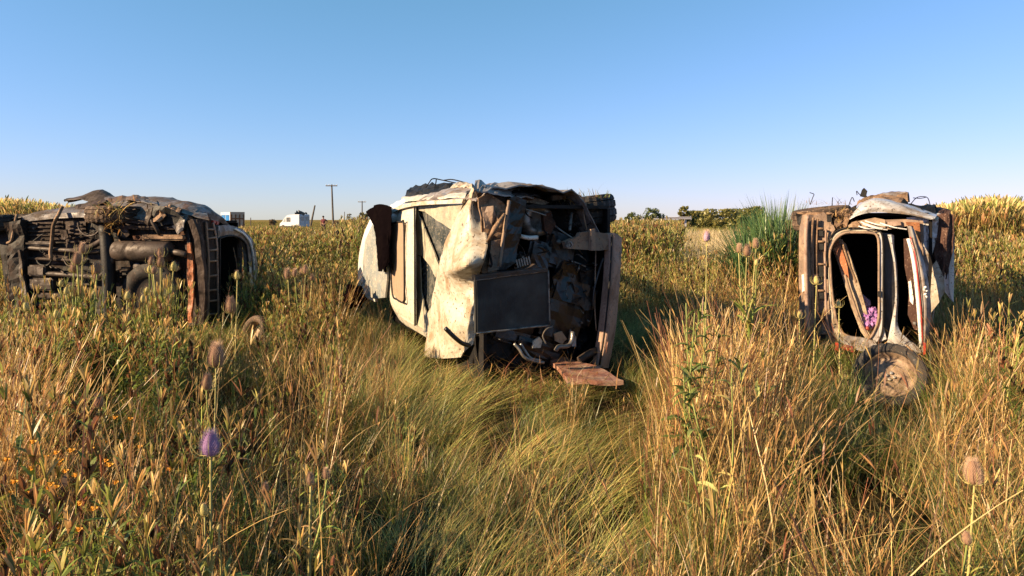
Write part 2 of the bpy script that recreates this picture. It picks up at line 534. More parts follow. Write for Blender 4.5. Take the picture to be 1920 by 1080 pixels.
def build_ground():
    def axis(lo, hi, fine, step):
        a = list(np.arange(-fine, fine + 0.01, step))
        v, s = fine, step
        while v < hi:
            s *= 1.35; v += s; a.append(v)
        v, s = -fine, step
        while v > lo:
            s *= 1.35; v -= s; a.append(v)
        return sorted(a)
    xs = axis(-3500, 3500, 14, 0.45)
    ys = [y + 12 for y in axis(-200, 4500, 14, 0.45)]
    bm = bmesh.new()
    V = [[bm.verts.new((x, y, ground_z(x, y) if abs(x) < 60 and abs(y) < 90 else -0.02)) for x in xs] for y in ys]
    for j in range(len(ys) - 1):
        for i in range(len(xs) - 1):
            bm.faces.new((V[j][i], V[j][i + 1], V[j + 1][i + 1], V[j + 1][i]))
    m, nt, out = new_mat('meadow_soil')
    tc = nt.nodes.new('ShaderNodeTexCoord')
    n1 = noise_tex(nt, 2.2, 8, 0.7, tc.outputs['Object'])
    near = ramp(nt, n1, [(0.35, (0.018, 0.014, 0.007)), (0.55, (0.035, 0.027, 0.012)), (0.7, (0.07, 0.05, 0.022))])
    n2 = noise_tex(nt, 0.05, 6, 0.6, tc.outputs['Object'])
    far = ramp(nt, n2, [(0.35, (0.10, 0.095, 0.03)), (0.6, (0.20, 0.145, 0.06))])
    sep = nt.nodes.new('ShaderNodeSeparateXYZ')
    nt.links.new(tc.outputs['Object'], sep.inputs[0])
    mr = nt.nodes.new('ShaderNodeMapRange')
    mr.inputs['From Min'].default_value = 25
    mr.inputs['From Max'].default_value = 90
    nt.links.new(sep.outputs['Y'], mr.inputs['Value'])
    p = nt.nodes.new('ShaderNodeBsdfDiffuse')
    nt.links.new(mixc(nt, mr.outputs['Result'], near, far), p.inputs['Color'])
    nt.links.new(p.outputs[0], out.inputs['Surface'])
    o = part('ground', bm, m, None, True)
    tag(o, 'overgrown meadow ground stretching flat to the horizon', 'ground', kind='structure')
build_ground()

# ------------------------------------------------------------------ far things
UPX, UPY, UPZ = Vector((1, 0, 0)), Vector((0, 1, 0)), Vector((0, 0, 1))
def pole(px, py_top, Y, lean, arm, label, r=0.13):
    top = place(px, py_top, Y)
    base = Vector((top.x - lean, Y, -0.1))
    t = thing('utility_pole', base, label, 'utility pole')
    bm = bmesh.new(); add_tube(bm, [base, base.lerp(top, 0.5), top], [r * 1.2, r, r * 0.8], 10)
    part('shaft', bm, M['wood'], t)
    if arm:
        bm = bmesh.new(); add_box(bm, top + Vector((0, -0.15, -0.25)), (UPX, UPY, UPZ), (arm / 2, 0.07, 0.09))
        a = part('crossarm', bm, M['wood'], t)
        for s in (-0.45, -0.22, 0.22, 0.45):
            bm = bmesh.new(); lathe(bm, top + Vector((s * arm, -0.15, -0.16)), UPZ, [(0.04, 0), (0.07, 0.05), (0.05, 0.1), (0.07, 0.15), (0.001, 0.22)], 8)
            part('insulator', bm, M['white'], a)
pole(622, 346, 130, -0.3, 2.2, 'tall wooden utility pole with a crossarm behind the standing person', 0.17)
pole(590.5, 385, 130, 0.9, 0, 'short bare pole leaning right just behind the white van', 0.17)
pole(470, 408, 150, 0, 0, 'small thin post on the horizon right of the blue trailer', 0.10)
pole(679, 377, 190, 0, 2.2, 'distant T shaped utility pole left of the pale roofed wreck', 0.17)
pole(646, 397, 220, 0, 0, 'faint short pole far left of the pale roofed wreck', 0.12)

def build_van():
    Y = 92.0
    t = thing('van', (place(552, 0, Y).x, Y, 0), 'white panel van parked on the horizon with a loaded roof', 'van')
    xl, xr = place(523.5, 0, Y).x, place(567, 0, Y).x
    # side profile, nose at the left, seen almost square on; body turned so its rear shows at the right
    a = R(-25)
    ax = Vector((math.cos(a), math.sin(a), 0)); ay = Vector((-math.sin(a), math.cos(a), 0))
    o = Vector((xl, Y, 0))
    Lv = (xr - xl) / math.cos(a) * 1.02
    prof = [(0, 0.45), (0.02, 0.95), (0.16, 1.12), (0.26, 1.62), (0.36, 1.98), (0.5, 2.06), (0.98, 2.12), (1.0, 2.0), (1.0, 0.45)]
    bm = bmesh.new()
    W = 2.0
    A = [bm.verts.new(o + ax * (p[0] * Lv) + UPZ * p[1]) for p in prof]
    Bv = [bm.verts.new(o + ax * (p[0] * Lv) + UPZ * p[1] + ay * W) for p in prof]
    bm.faces.new(A); bm.faces.new(Bv[::-1])
    for i in range(len(prof)):
        j = (i + 1) % len(prof)
        bm.faces.new((A[j], A[i], Bv[i], Bv[j]))
    bmesh.ops.bevel(bm, geom=bm.edges[:], offset=0.06, segments=2, affect='EDGES')
    part('body', bm, M['van'], t)
    def plate(name, u0, u1, z0, z1, mat, off=-0.012, slope=0.0):
        bm = bmesh.new()
        q = [o + ax * (u * Lv) + UPZ * z + ay * off for u, z in ((u0, z0), (u1, z0), (u1, z1), (u0 + slope, z1))]
        vs_ = [bm.verts.new(p) for p in q]
        bm.faces.new(vs_)
        solid(bm, -ay, 0.03)
        return part(name, bm, mat, t)
    plate('window', 0.36, 0.56, 1.12, 1.70, M['glass'])
    plate('cab_window', 0.19, 0.31, 1.10, 1.60, M['glass_pale'], slope=0.09)
    plate('skirt', 0.04, 0.99, 0.42, 0.58, M['black_gloss'])
    for u in (0.2, 0.8):
        c = o + ax * (u * Lv) + UPZ * 0.36 + ay * 0.08
        wheel(t, c, -ay, 0.36, 0.22)
    # rear doors
    for s in (0.27, 0.73):
        bm = bmesh.new(); add_box(bm, o + ax * (Lv + 0.014) + ay * (s * W) + UPZ * 1.25, (ax, ay, UPZ), (0.012, 0.42, 0.72))
        d = part('rear_door', bm, M['van'], t)
        bm = bmesh.new(); add_box(bm, o + ax * (Lv + 0.034) + ay * (s * W) + UPZ * 1.55, (ax, ay, UPZ), (0.008, 0.3, 0.28))
        part('pane', bm, M['glass_pale'], d)
    bm = bmesh.new()
    for k in range(14):
        add_box(bm, o + ax * (Lv * random.uniform(0.72, 1.0)) + ay * random.uniform(0.2, 1.7) + UPZ * (2.17 + random.uniform(0.02, 0.12)), (Euler((random.random(), random.random(), random.random())).to_matrix() @ UPX, Euler((random.random(), random.random(), random.random())).to_matrix() @ UPY, UPZ), (random.uniform(0.1, 0.4), random.uniform(0.1, 0.3), random.uniform(0.03, 0.14)))
    tag(part('roof_load', bm, M['wood'], t), kind='stuff')
build_van()

def build_trailer():
    Y = 62.0
    l, r_, top = place(414, 0, Y).x, place(441, 0, Y).x, place(0, 398, Y).z
    t = thing('trailer', (l + 1, Y, 0), 'blue ribbed high sided trailer seen beyond the dark underbody wreck', 'trailer')
    a = R(-42)
    ax = Vector((math.cos(a), math.sin(a), 0)); ay = Vector((-math.sin(a), math.cos(a), 0))
    o = Vector((l, Y, 0))
    Ls = (r_ - l) / math.cos(a)
    Wd = 1.35
    z0, z1 = 0.75, top
    def slab(u0, u1, v0, v1, z0_, z1_, name, mat, par=None):
        bm = bmesh.new()
        add_box(bm, o + ax * ((u0 + u1) / 2) + ay * ((v0 + v1) / 2) + UPZ * ((z0_ + z1_) / 2), (ax, ay, UPZ), (abs(u1 - u0) / 2, abs(v1 - v0) / 2, abs(z1_ - z0_) / 2))
        return part(name, bm, mat, par or t)
    slab(0.05, Ls - 0.05, 0.04, 0.09, z0, z1 - 0.25, 'side_panel', M['blue'])
    slab(0.05, Ls - 0.05, Wd - 0.09, Wd - 0.04, z0, z1 - 0.25, 'side_panel', M['blue'])
    slab(0.0, Ls, 0, 0.1, z1 - 0.25, z1, 'top_rail', M['blue_pale'])
    slab(0.0, Ls, Wd - 0.1, Wd, z1 - 0.25, z1, 'top_rail', M['blue_pale'])
    slab(0.0, 0.05, 0.1, Wd - 0.1, z0, z1, 'front_panel', M['blue'])
    slab(Ls, Ls + 0.05, 0.0, Wd, z0, z1 + 0.02, 'tailboard', M['tan_board'])
    for k in range(4):
        slab(Ls + 0.05, Ls + 0.09, Wd * (0.06 + k * 0.28), Wd * (0.06 + k * 0.28) + 0.09, z0 - 0.1, z1 - 0.2, 'tailboard_rib', M['rust'])
    slab(Ls + 0.05, Ls + 0.10, 0.1, Wd - 0.1, z1 - 0.62, z1 - 0.52, 'tailboard_rail', M['rust'])
    for k in range(7):
        u = 0.06 + k * (Ls - 0.16) / 6
        slab(u, u + 0.05, 0.0, 0.04, z0, z1 - 0.25, 'side_rib', M['blue_pale'] if k % 3 == 0 else M['blue'])
    slab(0.05, Ls - 0.05, -0.02, 0.04, z0 - 0.12, z0 - 0.002, 'bottom_rail', M['black'])
    for u in (0.3, Ls - 0.3):
        for v in (0.12, Wd - 0.12):
            wheel(t, o + ax * u + ay * v + UPZ * 0.33, ay if v > 0.5 else -ay, 0.33, 0.2)
build_trailer()

def skin_obj(name, pts, edges, radii, mat, parent, root=0, sub=2):
    me = bpy.data.meshes.new(name)
    me.from_pydata([tuple(p) for p in pts], edges, [])
    o = link(name, me, mat, parent)
    m = o.modifiers.new('skin', 'SKIN')
    m.use_smooth_shade = True
    for i, d in enumerate(me.skin_vertices[0].data):
        r = radii[i]
        d.radius = r if isinstance(r, tuple) else (r, r)
        d.use_root = (i == root)
    s = o.modifiers.new('smooth', 'SUBSURF')
    s.levels = s.render_levels = sub
    return o

def build_person():
    Y = 70.0
    b = place(606.5, 0, Y); b.z = 0
    t = thing('person', b, 'person in a dark red shirt standing in the weeds with a hand on the hip', 'person')
    def q(x, y, z): return b + Vector((x, y, z))
    P = [q(0, 0, 0.95), q(0, 0, 1.15), q(0, 0.01, 1.36), q(0, 0, 1.47), q(-0.02, 0, 1.54), q(-0.03, 0, 1.64), q(-0.03, 0, 1.73),
         q(-0.19, 0, 1.40), q(-0.26, 0.02, 1.12), q(-0.25, -0.04, 0.88), q(-0.25, -0.05, 0.78),
         q(0.19, 0, 1.40), q(0.42, 0.06, 1.20), q(0.22, -0.06, 1.02), q(0.15, -0.1, 0.98),
         q(-0.10, 0, 0.88), q(-0.12, -0.02, 0.50), q(-0.13, 0.02, 0.09), q(-0.15, -0.13, 0.04),
         q(0.10, 0, 0.88), q(0.14, -0.02, 0.50), q(0.17, 0.02, 0.09), q(0.19, -0.13, 0.04)]
    E = [(0, 1), (1, 2), (2, 3), (3, 4), (4, 5), (5, 6), (2, 7), (7, 8), (8, 9), (9, 10), (2, 11), (11, 12), (12, 13), (13, 14), (0, 15), (15, 16), (16, 17), (17, 18), (0, 19), (19, 20), (20, 21), (21, 22)]
    rd = [(0.15, 0.11), (0.13, 0.10), (0.16, 0.11), 0.065, 0.055, (0.085, 0.1), 0.07, 0.065, 0.045, 0.033, 0.03, 0.065, 0.045, 0.033, 0.03, 0.095, 0.065, 0.045, 0.04, 0.095, 0.065, 0.045, 0.04]
    skin_obj('body', P, E, rd, M['skin'], t)
    skin_obj('shirt', [P[0] + UPZ * 0.02, P[1], P[2], P[3] - UPZ * 0.05, P[7], P[7].lerp(P[8], 0.75), P[11], P[11].lerp(P[12], 0.75)],
             [(0, 1), (1, 2), (2, 3), (2, 4), (4, 5), (2, 6), (6, 7)], [(0.175, 0.135), (0.16, 0.13), (0.185, 0.135), 0.085, 0.088, 0.07, 0.088, 0.07], M['shirt'], t)
    skin_obj('trousers', [P[0], P[15], P[16], P[17] + UPZ * 0.04, P[19], P[20], P[21] + UPZ * 0.04], [(0, 1), (1, 2), (2, 3), (0, 4), (4, 5), (5, 6)],
             [(0.165, 0.125), 0.11, 0.085, 0.065, 0.11, 0.085, 0.065], M['trousers'], t)
    bm = bmesh.new()
    bmesh.ops.create_icosphere(bm, subdivisions=2, radius=0.115, matrix=Matrix.Translation(P[5].lerp(P[6], 0.65) + Vector((0, 0.02, 0.01))))
    part('hair', bm, M['hair'], t, True)
build_person()

def build_rail():
    Y = 48.0
    x0, x1 = place(1190, 0, Y).x, place(1300, 0, Y).x
    z1 = place(0, 406.5, Y).z; z0 = place(0, 411.5, Y).z
    t = thing('guard_rail', (x0, Y, 0), 'long pale metal guard rail beyond the weeds under the shrubs', 'guard rail')
    bm = bmesh.new()
    prof = [(0, z0), (-0.06, z0 + 0.03), (0, (z0 + z1) / 2), (-0.06, z1 - 0.04), (0, z1)]
    A = [bm.verts.new((x0, Y + p[0], p[1])) for p in prof]; B2 = [bm.verts.new((x1, Y + 0.5 + p[0], p[1])) for p in prof]
    for i in range(4): bm.faces.new((A[i], B2[i], B2[i + 1], A[i + 1]))
    solid(bm, -UPY, 0.02)
    part('beam', bm, M['rail'], t)
    n = 4
    for k in range(n):
        x = x0 + 0.4 + k * (x1 - x0 - 0.8) / (n - 1)
        bm = bmesh.new(); add_box(bm, (x, Y + 0.6, z1 / 2 - 0.05), (UPX, UPY, UPZ), (0.06, 0.05, z1 / 2))
        part('post', bm, M['rail'], t)
build_rail()

# crowns of leaf clumps round a trunk with limbs
def leaf_tint(me, cols):
    at = me.attributes.new('tint', 'FLOAT_COLOR', 'FACE')
    flat = np.ones((len(me.polygons), 4), dtype=np.float32)
    flat[:, :3] = cols
    at.data.foreach_set('color', flat.ravel())

def tree(name, px, py_top, Y, width_px, label, cat, group=None, n=1400, base_frac=0.25, c0=(0.11, 0.12, 0.03), c1=(0.24, 0.20, 0.055), leaf=0.16):
    base = place(px, 0, Y); base.z = -0.05
    h = place(px, py_top, Y).z
    w = width_px / FPX * Y / 2
    t = thing(name, base, label, cat, group)
    bm = bmesh.new()
    add_tube(bm, [base, base + Vector((0.05 * w, 0, h * 0.35)), base + Vector((-0.05 * w, 0, h * 0.8))], [0.05 * h, 0.035 * h, 0.012 * h], 8)
    for k in range(7):
        th = k * 0.9 + random.random()
        s = base + Vector((0.02 * w, 0, h * random.uniform(0.25, 0.5)))
        add_tube(bm, [s, s + Vector((math.cos(th) * w * 0.4, math.sin(th) * w * 0.4, h * 0.2)), s + Vector((math.cos(th) * w * 0.75, math.sin(th) * w * 0.75, h * 0.3))], [0.02 * h, 0.012 * h, 0.005 * h], 5)
    part('trunk', bm, M['bark'], t)
    clumps = []
    for k in range(44):
        th = random.uniform(0, 6.283); rr = math.sqrt(random.random()) * 0.85
        zz = random.uniform(base_frac, 0.93)
        lim = math.sqrt(max(0.05, 1 - ((zz - 0.5) / 0.55) ** 2))
        clumps.append((Vector((math.cos(th) * rr * w * lim, math.sin(th) * rr * w * lim, zz * h)), random.uniform(0.16, 0.34) * w, random.random()))
    V, F, C = [], [], []
    for i in range(n):
        c, r_, sh = random.choice(clumps)
        d = Vector((random.gauss(0, 1), random.gauss(0, 1), random.gauss(0, 0.8))).normalized() * r_ * random.random() ** 0.4
        p = c + d
        p.z = min(p.z, h)
        s = leaf * random.uniform(0.6, 1.4)
        a = Vector((random.gauss(0, 1), random.gauss(0, 1), random.gauss(0, 1))).normalized()
        b_ = a.orthogonal().normalized()
        k = len(V)
        V += [tuple(p - a * s), tuple(p + b_ * s * 0.5), tuple(p + a * s), tuple(p - b_ * s * 0.5)]
        F.append((k, k + 1, k + 2, k + 3))
        f = 0.6 * sh + 0.4 * random.random()
        C.append([c0[j] + (c1[j] - c0[j]) * f for j in range(3)])
    me = bpy.data.meshes.new('crown')
    V = [(v[0] + base.x, v[1] + base.y, v[2]) for v in V]
    me.from_pydata(V, [], F)
    leaf_tint(me, np.array(C))
    link('crown', me, M['leaf'], t)

FT = 'low trees along the far edge of the field'
tree('tree', 1283, 384, 78, 22, 'narrow dark tree leftmost in the far row of trees', 'tree', FT, 1200, 0.1)
tree('tree', 1306, 396, 80, 70, 'small round olive tree left in the far row', 'tree', FT, 3000, 0.0)
tree('tree', 1360, 393, 70, 105, 'broad low olive tree in the middle of the far row', 'tree', FT, 4500, 0.0)
tree('tree', 1413, 388, 62, 62, 'upright olive tree right behind the green reeds', 'tree', FT, 3000, 0.05)
tree('shrub', 1186, 392, 30, 42, 'lower left shrub of the pair above the guard rail', 'shrub', 'shrubs by the guard rail', 1600, 0.2, (0.06, 0.085, 0.02), (0.15, 0.14, 0.035), 0.06)
tree('shrub', 1224, 389, 30, 52, 'taller right shrub of the pair above the guard rail', 'shrub', 'shrubs by the guard rail', 2000, 0.2, (0.05, 0.08, 0.02), (0.13, 0.13, 0.035), 0.06)
tree('shrub', 511, 412, 150, 16, 'tiny bush on the horizon left of the van', 'shrub', None, 500, 0.0, (0.12, 0.09, 0.045), (0.2, 0.13, 0.07), 0.2)
tree('shrub', 630, 414, 140, 14, 'small reddish bush beside the tall utility pole', 'shrub', None, 400, 0.0, (0.16, 0.09, 0.05), (0.24, 0.14, 0.08), 0.2)
tree('shrub', 682, 396, 60, 20, 'small bush under the distant T shaped pole', 'shrub', None, 500, 0.1, (0.07, 0.07, 0.02), (0.15, 0.12, 0.04), 0.12)
tree('shrub', 655, 399, 90, 12, 'tiny wispy bush at the left edge of the pale wreck view', 'shrub', None, 200, 0.2, (0.09, 0.08, 0.03), (0.16, 0.13, 0.05), 0.12)

# ------------------------------------------------------------------ wreck showing its underbody (left)
GROUP = 'wrecked cars lying on their side'
b1 = R(-10)
F1 = Vector((-math.cos(b1), -math.sin(b1), 0)); U1 = Vector((-math.sin(b1), math.cos(b1), 0))
A = Frame(Vector((-3.81, 8.0, 0)) - U1 * 0.2, F1, U1)
car = thing('wrecked_car', A.O, 'burnt wreck on its side turning its dark underbody and rear axle to the camera', 'car', GROUP)
def S(name, fr, plane, val, pts, mat, par=None, label=None, **k):
    return part(name, sheet_bm(fr, plane, val, pts, **k), M[mat], par or car, label=label)

S('floor_pan', A, 'under', 0.22, [(-6, 404), (60, 400), (165, 401), (200, 405), (345, 418), (352, 470), (354, 612), (300, 622), (200, 640), (100, 640), (60, 625), (16, 600), (6, 500)], 'underbody', d=0.03, t=0.04)
S('floor_panel', A, 'under', 0.20, [(42, 415), (118, 413), (119, 449), (42, 452)], 'underbody_tan', d=0.012, t=0.03)
S('floor_panel', A, 'under', 0.20, [(123, 415), (161, 415), (163, 472), (124, 468)], 'underbody_tan', d=0.015, t=0.03)
S('floor_panel', A, 'under', 0.20, [(44, 470), (160, 476), (160, 496), (46, 494)], 'underbody_tan', d=0.012, t=0.03)
S('floor_panel', A, 'under', 0.20, [(98, 523), (168, 526), (168, 590), (100, 580)], 'underbody', d=0.02, t=0.03)
S('sill', A, 'under', 0.17, [(40, 405), (100, 400), (165, 398), (165, 407), (100, 410), (42, 416)], 'wreck_grey', d=0.012, t=0.06)
S('sill', A, 'under', 0.15, [(200, 408), (345, 420), (345, 426), (200, 415)], 'underbody_tan', d=0.012, t=0.05)
def boxu(name, px0, py0, px1, py1, u0, u1, mat, par=None):
    """Box between two floor heights, spanning a rectangle of the underside."""
    a, b = A.local(A.pix('under', u0, px0, py0)), A.local(A.pix('under', u0, px1, py1))
    bm = bmesh.new()
    add_box(bm, A.at((a[0] + b[0]) / 2, (u0 + u1) / 2, (a[2] + b[2]) / 2), (A.F, A.U, A.Z), (abs(a[0] - b[0]) / 2, abs(u1 - u0) / 2, abs(a[2] - b[2]) / 2))
    bmesh.ops.bevel(bm, geom=bm.edges[:], offset=0.018, segments=2, affect='EDGES')
    bmesh.ops.subdivide_edges(bm, edges=[e for e in bm.edges if e.calc_length() > 0.1], cuts=4, use_grid_fill=True)
    SEED[0] += 1
    dent(bm, 0.012, 7, -A.U, SEED[0])
    return part(name, bm, M[mat], par or car)
boxu('box_rail', 46, 452, 97, 461, 0.12, 0.20, 'heat_shield')
boxu('heat_shield', 50, 497, 83, 518, 0.08, 0.20, 'heat_shield')
boxu('heat_shield', 52, 521, 97, 545, 0.10, 0.20, 'heat_shield')
boxu('heat_shield', 54, 549, 142, 562, 0.13, 0.20, 'underbody_tan')
boxu('box_rail', 55, 566, 122, 576, 0.12, 0.20, 'underbody_tan')
boxu('box_rail', 262, 440, 345, 451, 0.08, 0.20, 'mud_brown')
boxu('box_rail', 214, 424, 342, 430, 0.10, 0.20, 'underbody_tan')
for pts, r_, mat in (([(44, 464, 0.15), (100, 468, 0.15), (165, 471, 0.14), (190, 470, 0.12)], 0.028, 'heat_shield'),
                     ([(48, 484, 0.16), (110, 487, 0.15), (166, 490, 0.15)], 0.020, 'underbody_tan'),
                     ([(85, 513, 0.12), (120, 515, 0.12), (186, 520, 0.11)], 0.030, 'heat_shield'),
                     ([(186, 520, 0.11), (205, 500, 0.05), (215, 475, 0.05)], 0.030, 'heat_shield')):
    part('exhaust_pipe', line(A, 'under', pts, r_, 14, 8), M[mat], car, True)
bm = bmesh.new()
p0, p1 = A.pix('under', 0.10, 216, 470), A.pix('under', 0.10, 322, 472)
ax = (p1 - p0)
lathe(bm, p0, ax, [(0.001, 0), (0.09, 0.0), (0.115, 0.02), (0.118, 0.2), (0.113, 0.22), (0.118, 0.24), (0.118, ax.length - 0.04), (0.10, ax.length - 0.01), (0.001, ax.length)], 24)
part('silencer', bm, M['heat_shield'], car, True)
part('exhaust_pipe', line(A, 'under', [(322, 472, 0.10), (335, 474, 0.06), (350, 478, 0.08)], 0.035, 8, 8), M['heat_shield'], car, True)
bm = bmesh.new()
lathe(bm, A.pix('under', 0.20, 292, 553), -A.U, [(0.40, 0.0), (0.40, 0.06), (0.37, 0.11), (0.24, 0.13), (0.22, 0.10), (0.10, 0.10), (0.001, 0.12)], 40, 0.03)
part('spare_wheel_well', bm, M['underbody'], car, True)
bm = bmesh.new()
lathe(bm, A.pix('under', 0.16, 262, 500), -A.U, [(0.05, 0.0), (0.05, 0.05), (0.001, 0.06)], 12)
part('drain_plug', bm, M['heat_shield'], car)
# axle, springs, suspension
part('rear_axle', line(A, 'under', [(197, 424, 0.10), (202, 470, 0.06), (205, 540, 0.05), (204, 640, 0.05)], [0.075] * 12, 12, 10), M['black'], car, True)
part('brake_cable', line(A, 'under', [(146, 418, 0.14), (150, 432, 0.10), (163, 442, 0.08), (178, 440, 0.08), (186, 432, 0.1)], 0.012, 20, 5), M['heat_shield'], car, True)
part('hanging_strap', line(A, 'under', [(117, 388, 0.16), (110, 402, 0.10), (101, 420, 0.08), (98, 445, 0.10), (95, 470, 0.10), (96, 486, 0.09)], 0.022, 24, 5), M['mud_brown'], car, True)
part('hanging_strap', line(A, 'under', [(98, 486, 0.09), (90, 497, 0.12), (74, 495, 0.14), (66, 480, 0.16)], 0.010, 16, 5), M['black'], car, True)
part('hanging_strap', line(A, 'under', [(32, 402, 0.16), (28, 420, 0.10), (22, 450, 0.10), (14, 456, 0.12)], 0.018, 16, 5), M['mud_brown'], car, True)
bm = bmesh.new()
cs = A.pix('under', 0.12, 246, 430)
add_tube(bm, [cs + A.Z * (0.012 * k / 3) * 2 + A.F * (0.055 * math.cos(k * 0.7)) + A.U * (0.055 * math.sin(k * 0.7)) for k in range(44)], 0.009, 5)
part('coil_spring', bm, M['underbody_tan'], car, True)
part('damper', line(A, 'under', [(277, 400, 0.10), (287, 418, 0.06), (300, 440, 0.10)], 0.022, 6, 8), M['heat_shield'], car, True)
part('trailing_arm', line(A, 'under', [(140, 470, 0.14), (172, 462, 0.08), (196, 448, 0.06)], 0.035, 8, 8), M['underbody_tan'], car, True)
S('crossmember', A, 'under', 0.10, [(12, 418), (40, 412), (45, 470), (50, 560), (44, 606), (22, 604), (14, 560), (18, 480)], 'underbody', d=0.05, t=0.10)
S('crossmember_edge', A, 'under', 0.07, [(34, 470), (38, 468), (44, 520), (52, 556), (56, 582), (50, 584), (42, 560), (36, 520)], 'heat_shield', d=0.02, t=0.03, cut=0.06)
# crumpled arch pieces above the axle
S('arch_panel', A, 'under', 0.10, [(272, 394), (290, 385), (312, 388), (330, 398), (345, 412), (338, 424), (318, 420), (300, 424), (280, 414)], 'black', d=0.03, t=0.02)
S('arch_panel', A, 'under', 0.06, [(287, 406), (292, 396), (304, 394), (309, 404), (302, 415), (290, 416)], 'mud_brown', d=0.06, t=0.015, cut=0.05, ds=11)
S('arch_panel', A, 'under', 0.07, [(322, 424), (336, 414), (346, 412), (344, 432), (334, 440)], 'wreck_grey', d=0.04, t=0.015, cut=0.05, ds=9)
S('arch_panel', A, 'under', 0.05, [(272, 410), (279, 392), (287, 389), (284, 404), (276, 424)], 'heat_shield', d=0.02, t=0.015, cut=0.05)
# body side: from the sill up over the bulge and back to the roof edge
prof = [(-20, 408, 408), (40, 402, 408), (100, 388, 403), (150, 380, 401), (200, 372, 404), (245, 369, 408), (290, 376, 413), (345, 388, 418), (385, 400, 424), (400, 412, 430)]
rows = []
for u, f, dz in ((0.20, 0.0, 0.0), (0.35, 0.55, 0.0), (0.6, 0.95, 0.0), (0.8, 1.0, 0.0), (1.0, 0.8, -0.03), (1.2, 0.3, -0.06), (1.37, -0.2, -0.10)):
    row = []
    for (px, pt, pb) in prof:
        hi, lo = A.pix('under', 0.8, px, pt), A.pix('under', 0.2, px, pb)
        xl = A.local(A.pix('under', 0.2, px, pb))[0] + 0.35 * max(0.0, u - 0.3) * max(0.0, (px - 250) / 150)
        w = lo.z + (hi.z - lo.z) * f + dz
        xl = max(xl, 0.06)
        row.append(A.at(xl + 0.004 * (410 - px) / 10, u, w))
    rows.append(row)
part('body_side', grid_bm(surf_pts(rows, 40, 18), Vector((0, 0, 1)), 0.012, 0.035, 4.5), M['wreck_grey'], car)
rows = [[A.at(x, u, w) for x in (0.05, 0.6, 1.4, 2.3, 2.75)] for (u, w) in ((1.36, 1.24), (1.42, 1.1), (1.44, 0.7), (1.42, 0.3), (1.3, 0.04))]
part('roof_panel', grid_bm(surf_pts(rows, 20, 14), A.U, 0.012, 0.02, 3), M['wreck_grey'], car)
rows = [[A.at(x, u, 0.06) for x in (0.1, 1.4, 2.7)] for u in (0.24, 0.8, 1.28)]
part('lower_side', grid_bm(surf_pts(rows, 12, 8), -A.Z, 0.012, 0.02, 3), M['wreck_grey'], car)
# torn sheets standing up from the side
def torn(name, fr, plane, rows, mat, nx=12, ny=8, t=0.008, d=0.02, ds=7, other=None):
    """Bent plate through (px, py, plane value) control points."""
    rr = [[fr.pix(other or plane, p[2], p[0], p[1]) for p in r] for r in rows]
    return part(name, grid_bm(surf_pts(rr, nx, ny), fr.Z, t, d, ds), M[mat], car)
torn('torn_panel', A, 'under', [[(121, 376, 0.55), (146, 372, 0.5), (168, 376, 0.5), (205, 379, 0.5)], [(123, 374, 0.62), (150, 367, 0.62), (182, 360, 0.64), (212, 369, 0.66)], [(125, 374, 0.75), (152, 368, 0.78), (190, 355, 0.8), (220, 372, 0.8)], [(128, 378, 0.9), (155, 374, 1.0), (192, 366, 1.05), (228, 379, 1.0)]], 'heat_shield', 14, 10, 0.01, 0.014)
torn('torn_panel', A, 'under', [[(195, 382, 0.4), (230, 380, 0.4), (260, 378, 0.4), (296, 386, 0.4)], [(196, 371, 0.55), (232, 367, 0.6), (262, 367, 0.6), (292, 374, 0.6)], [(200, 374, 0.8), (235, 371, 0.9), (264, 371, 0.9), (290, 378, 0.9)]], 'wreck_grey', 14, 8, 0.01, 0.03, 9)
torn('torn_panel', A, 'under', [[(140, 392, 0.3), (165, 386, 0.3), (195, 380, 0.3)], [(142, 384, 0.42), (168, 379, 0.45), (200, 373, 0.45)], [(146, 386, 0.6), (170, 382, 0.65), (202, 376, 0.7)]], 'underbody_tan', 10, 6, 0.01, 0.03, 9)
torn('torn_panel', A, 'under', [[(312, 396, 0.3), (345, 402, 0.3), (392, 412, 0.35)], [(305, 386, 0.45), (345, 389, 0.5), (388, 400, 0.55)], [(310, 388, 0.7), (348, 392, 0.8), (392, 402, 0.85)]], 'wreck_grey', 14, 8, 0.01, 0.02, 7)
torn('torn_panel', A, 'under', [[(308, 393, 0.22), (320, 396, 0.2), (335, 402, 0.2)], [(304, 387, 0.3), (322, 386, 0.3), (340, 392, 0.3)], [(308, 390, 0.4), (325, 390, 0.42), (342, 396, 0.42)]], 'mud_brown', 10, 6, 0.01, 0.04, 12)
part('bent_rod', line(A, 'under', [(121, 376, 0.62), (134, 374, 0.64), (146, 374, 0.66)], 0.018, 6, 5), M['black'], car)
# floor pressings, brackets, bolts and torn lines
for (x0, y0, x1, y1, n_) in ((50, 419, 114, 419, 4), (128, 424, 158, 424, 5), (102, 534, 166, 536, 4), (226, 502, 250, 502, 3)):
    for k in range(n_):
        yy = (y0 + 7.5 * k) if n_ != 4 or y0 > 500 else y0 + 7.5 * k
        bm = bmesh.new()
        P = [A.pix('under', 0.185, x0 + (x1 - x0) * q / 6, yy + (y1 - y0) * q / 6 + random.uniform(-.4, .4)) for q in range(7)]
        add_tube(bm, P, 0.012, 6)
        part('floor_rib', bm, M['underbody_tan'], car, True)
for k in range(26):
    px, py = random.uniform(45, 340), random.uniform(415, 600)
    bm = bmesh.new()
    lathe(bm, A.pix('under', 0.17, px, py), -A.U, [(0.016, 0), (0.014, 0.016), (0.008, 0.02), (0.001, 0.02)], 7)
    part('bolt', bm, M['heat_shield' if k % 3 else 'steel'], car)
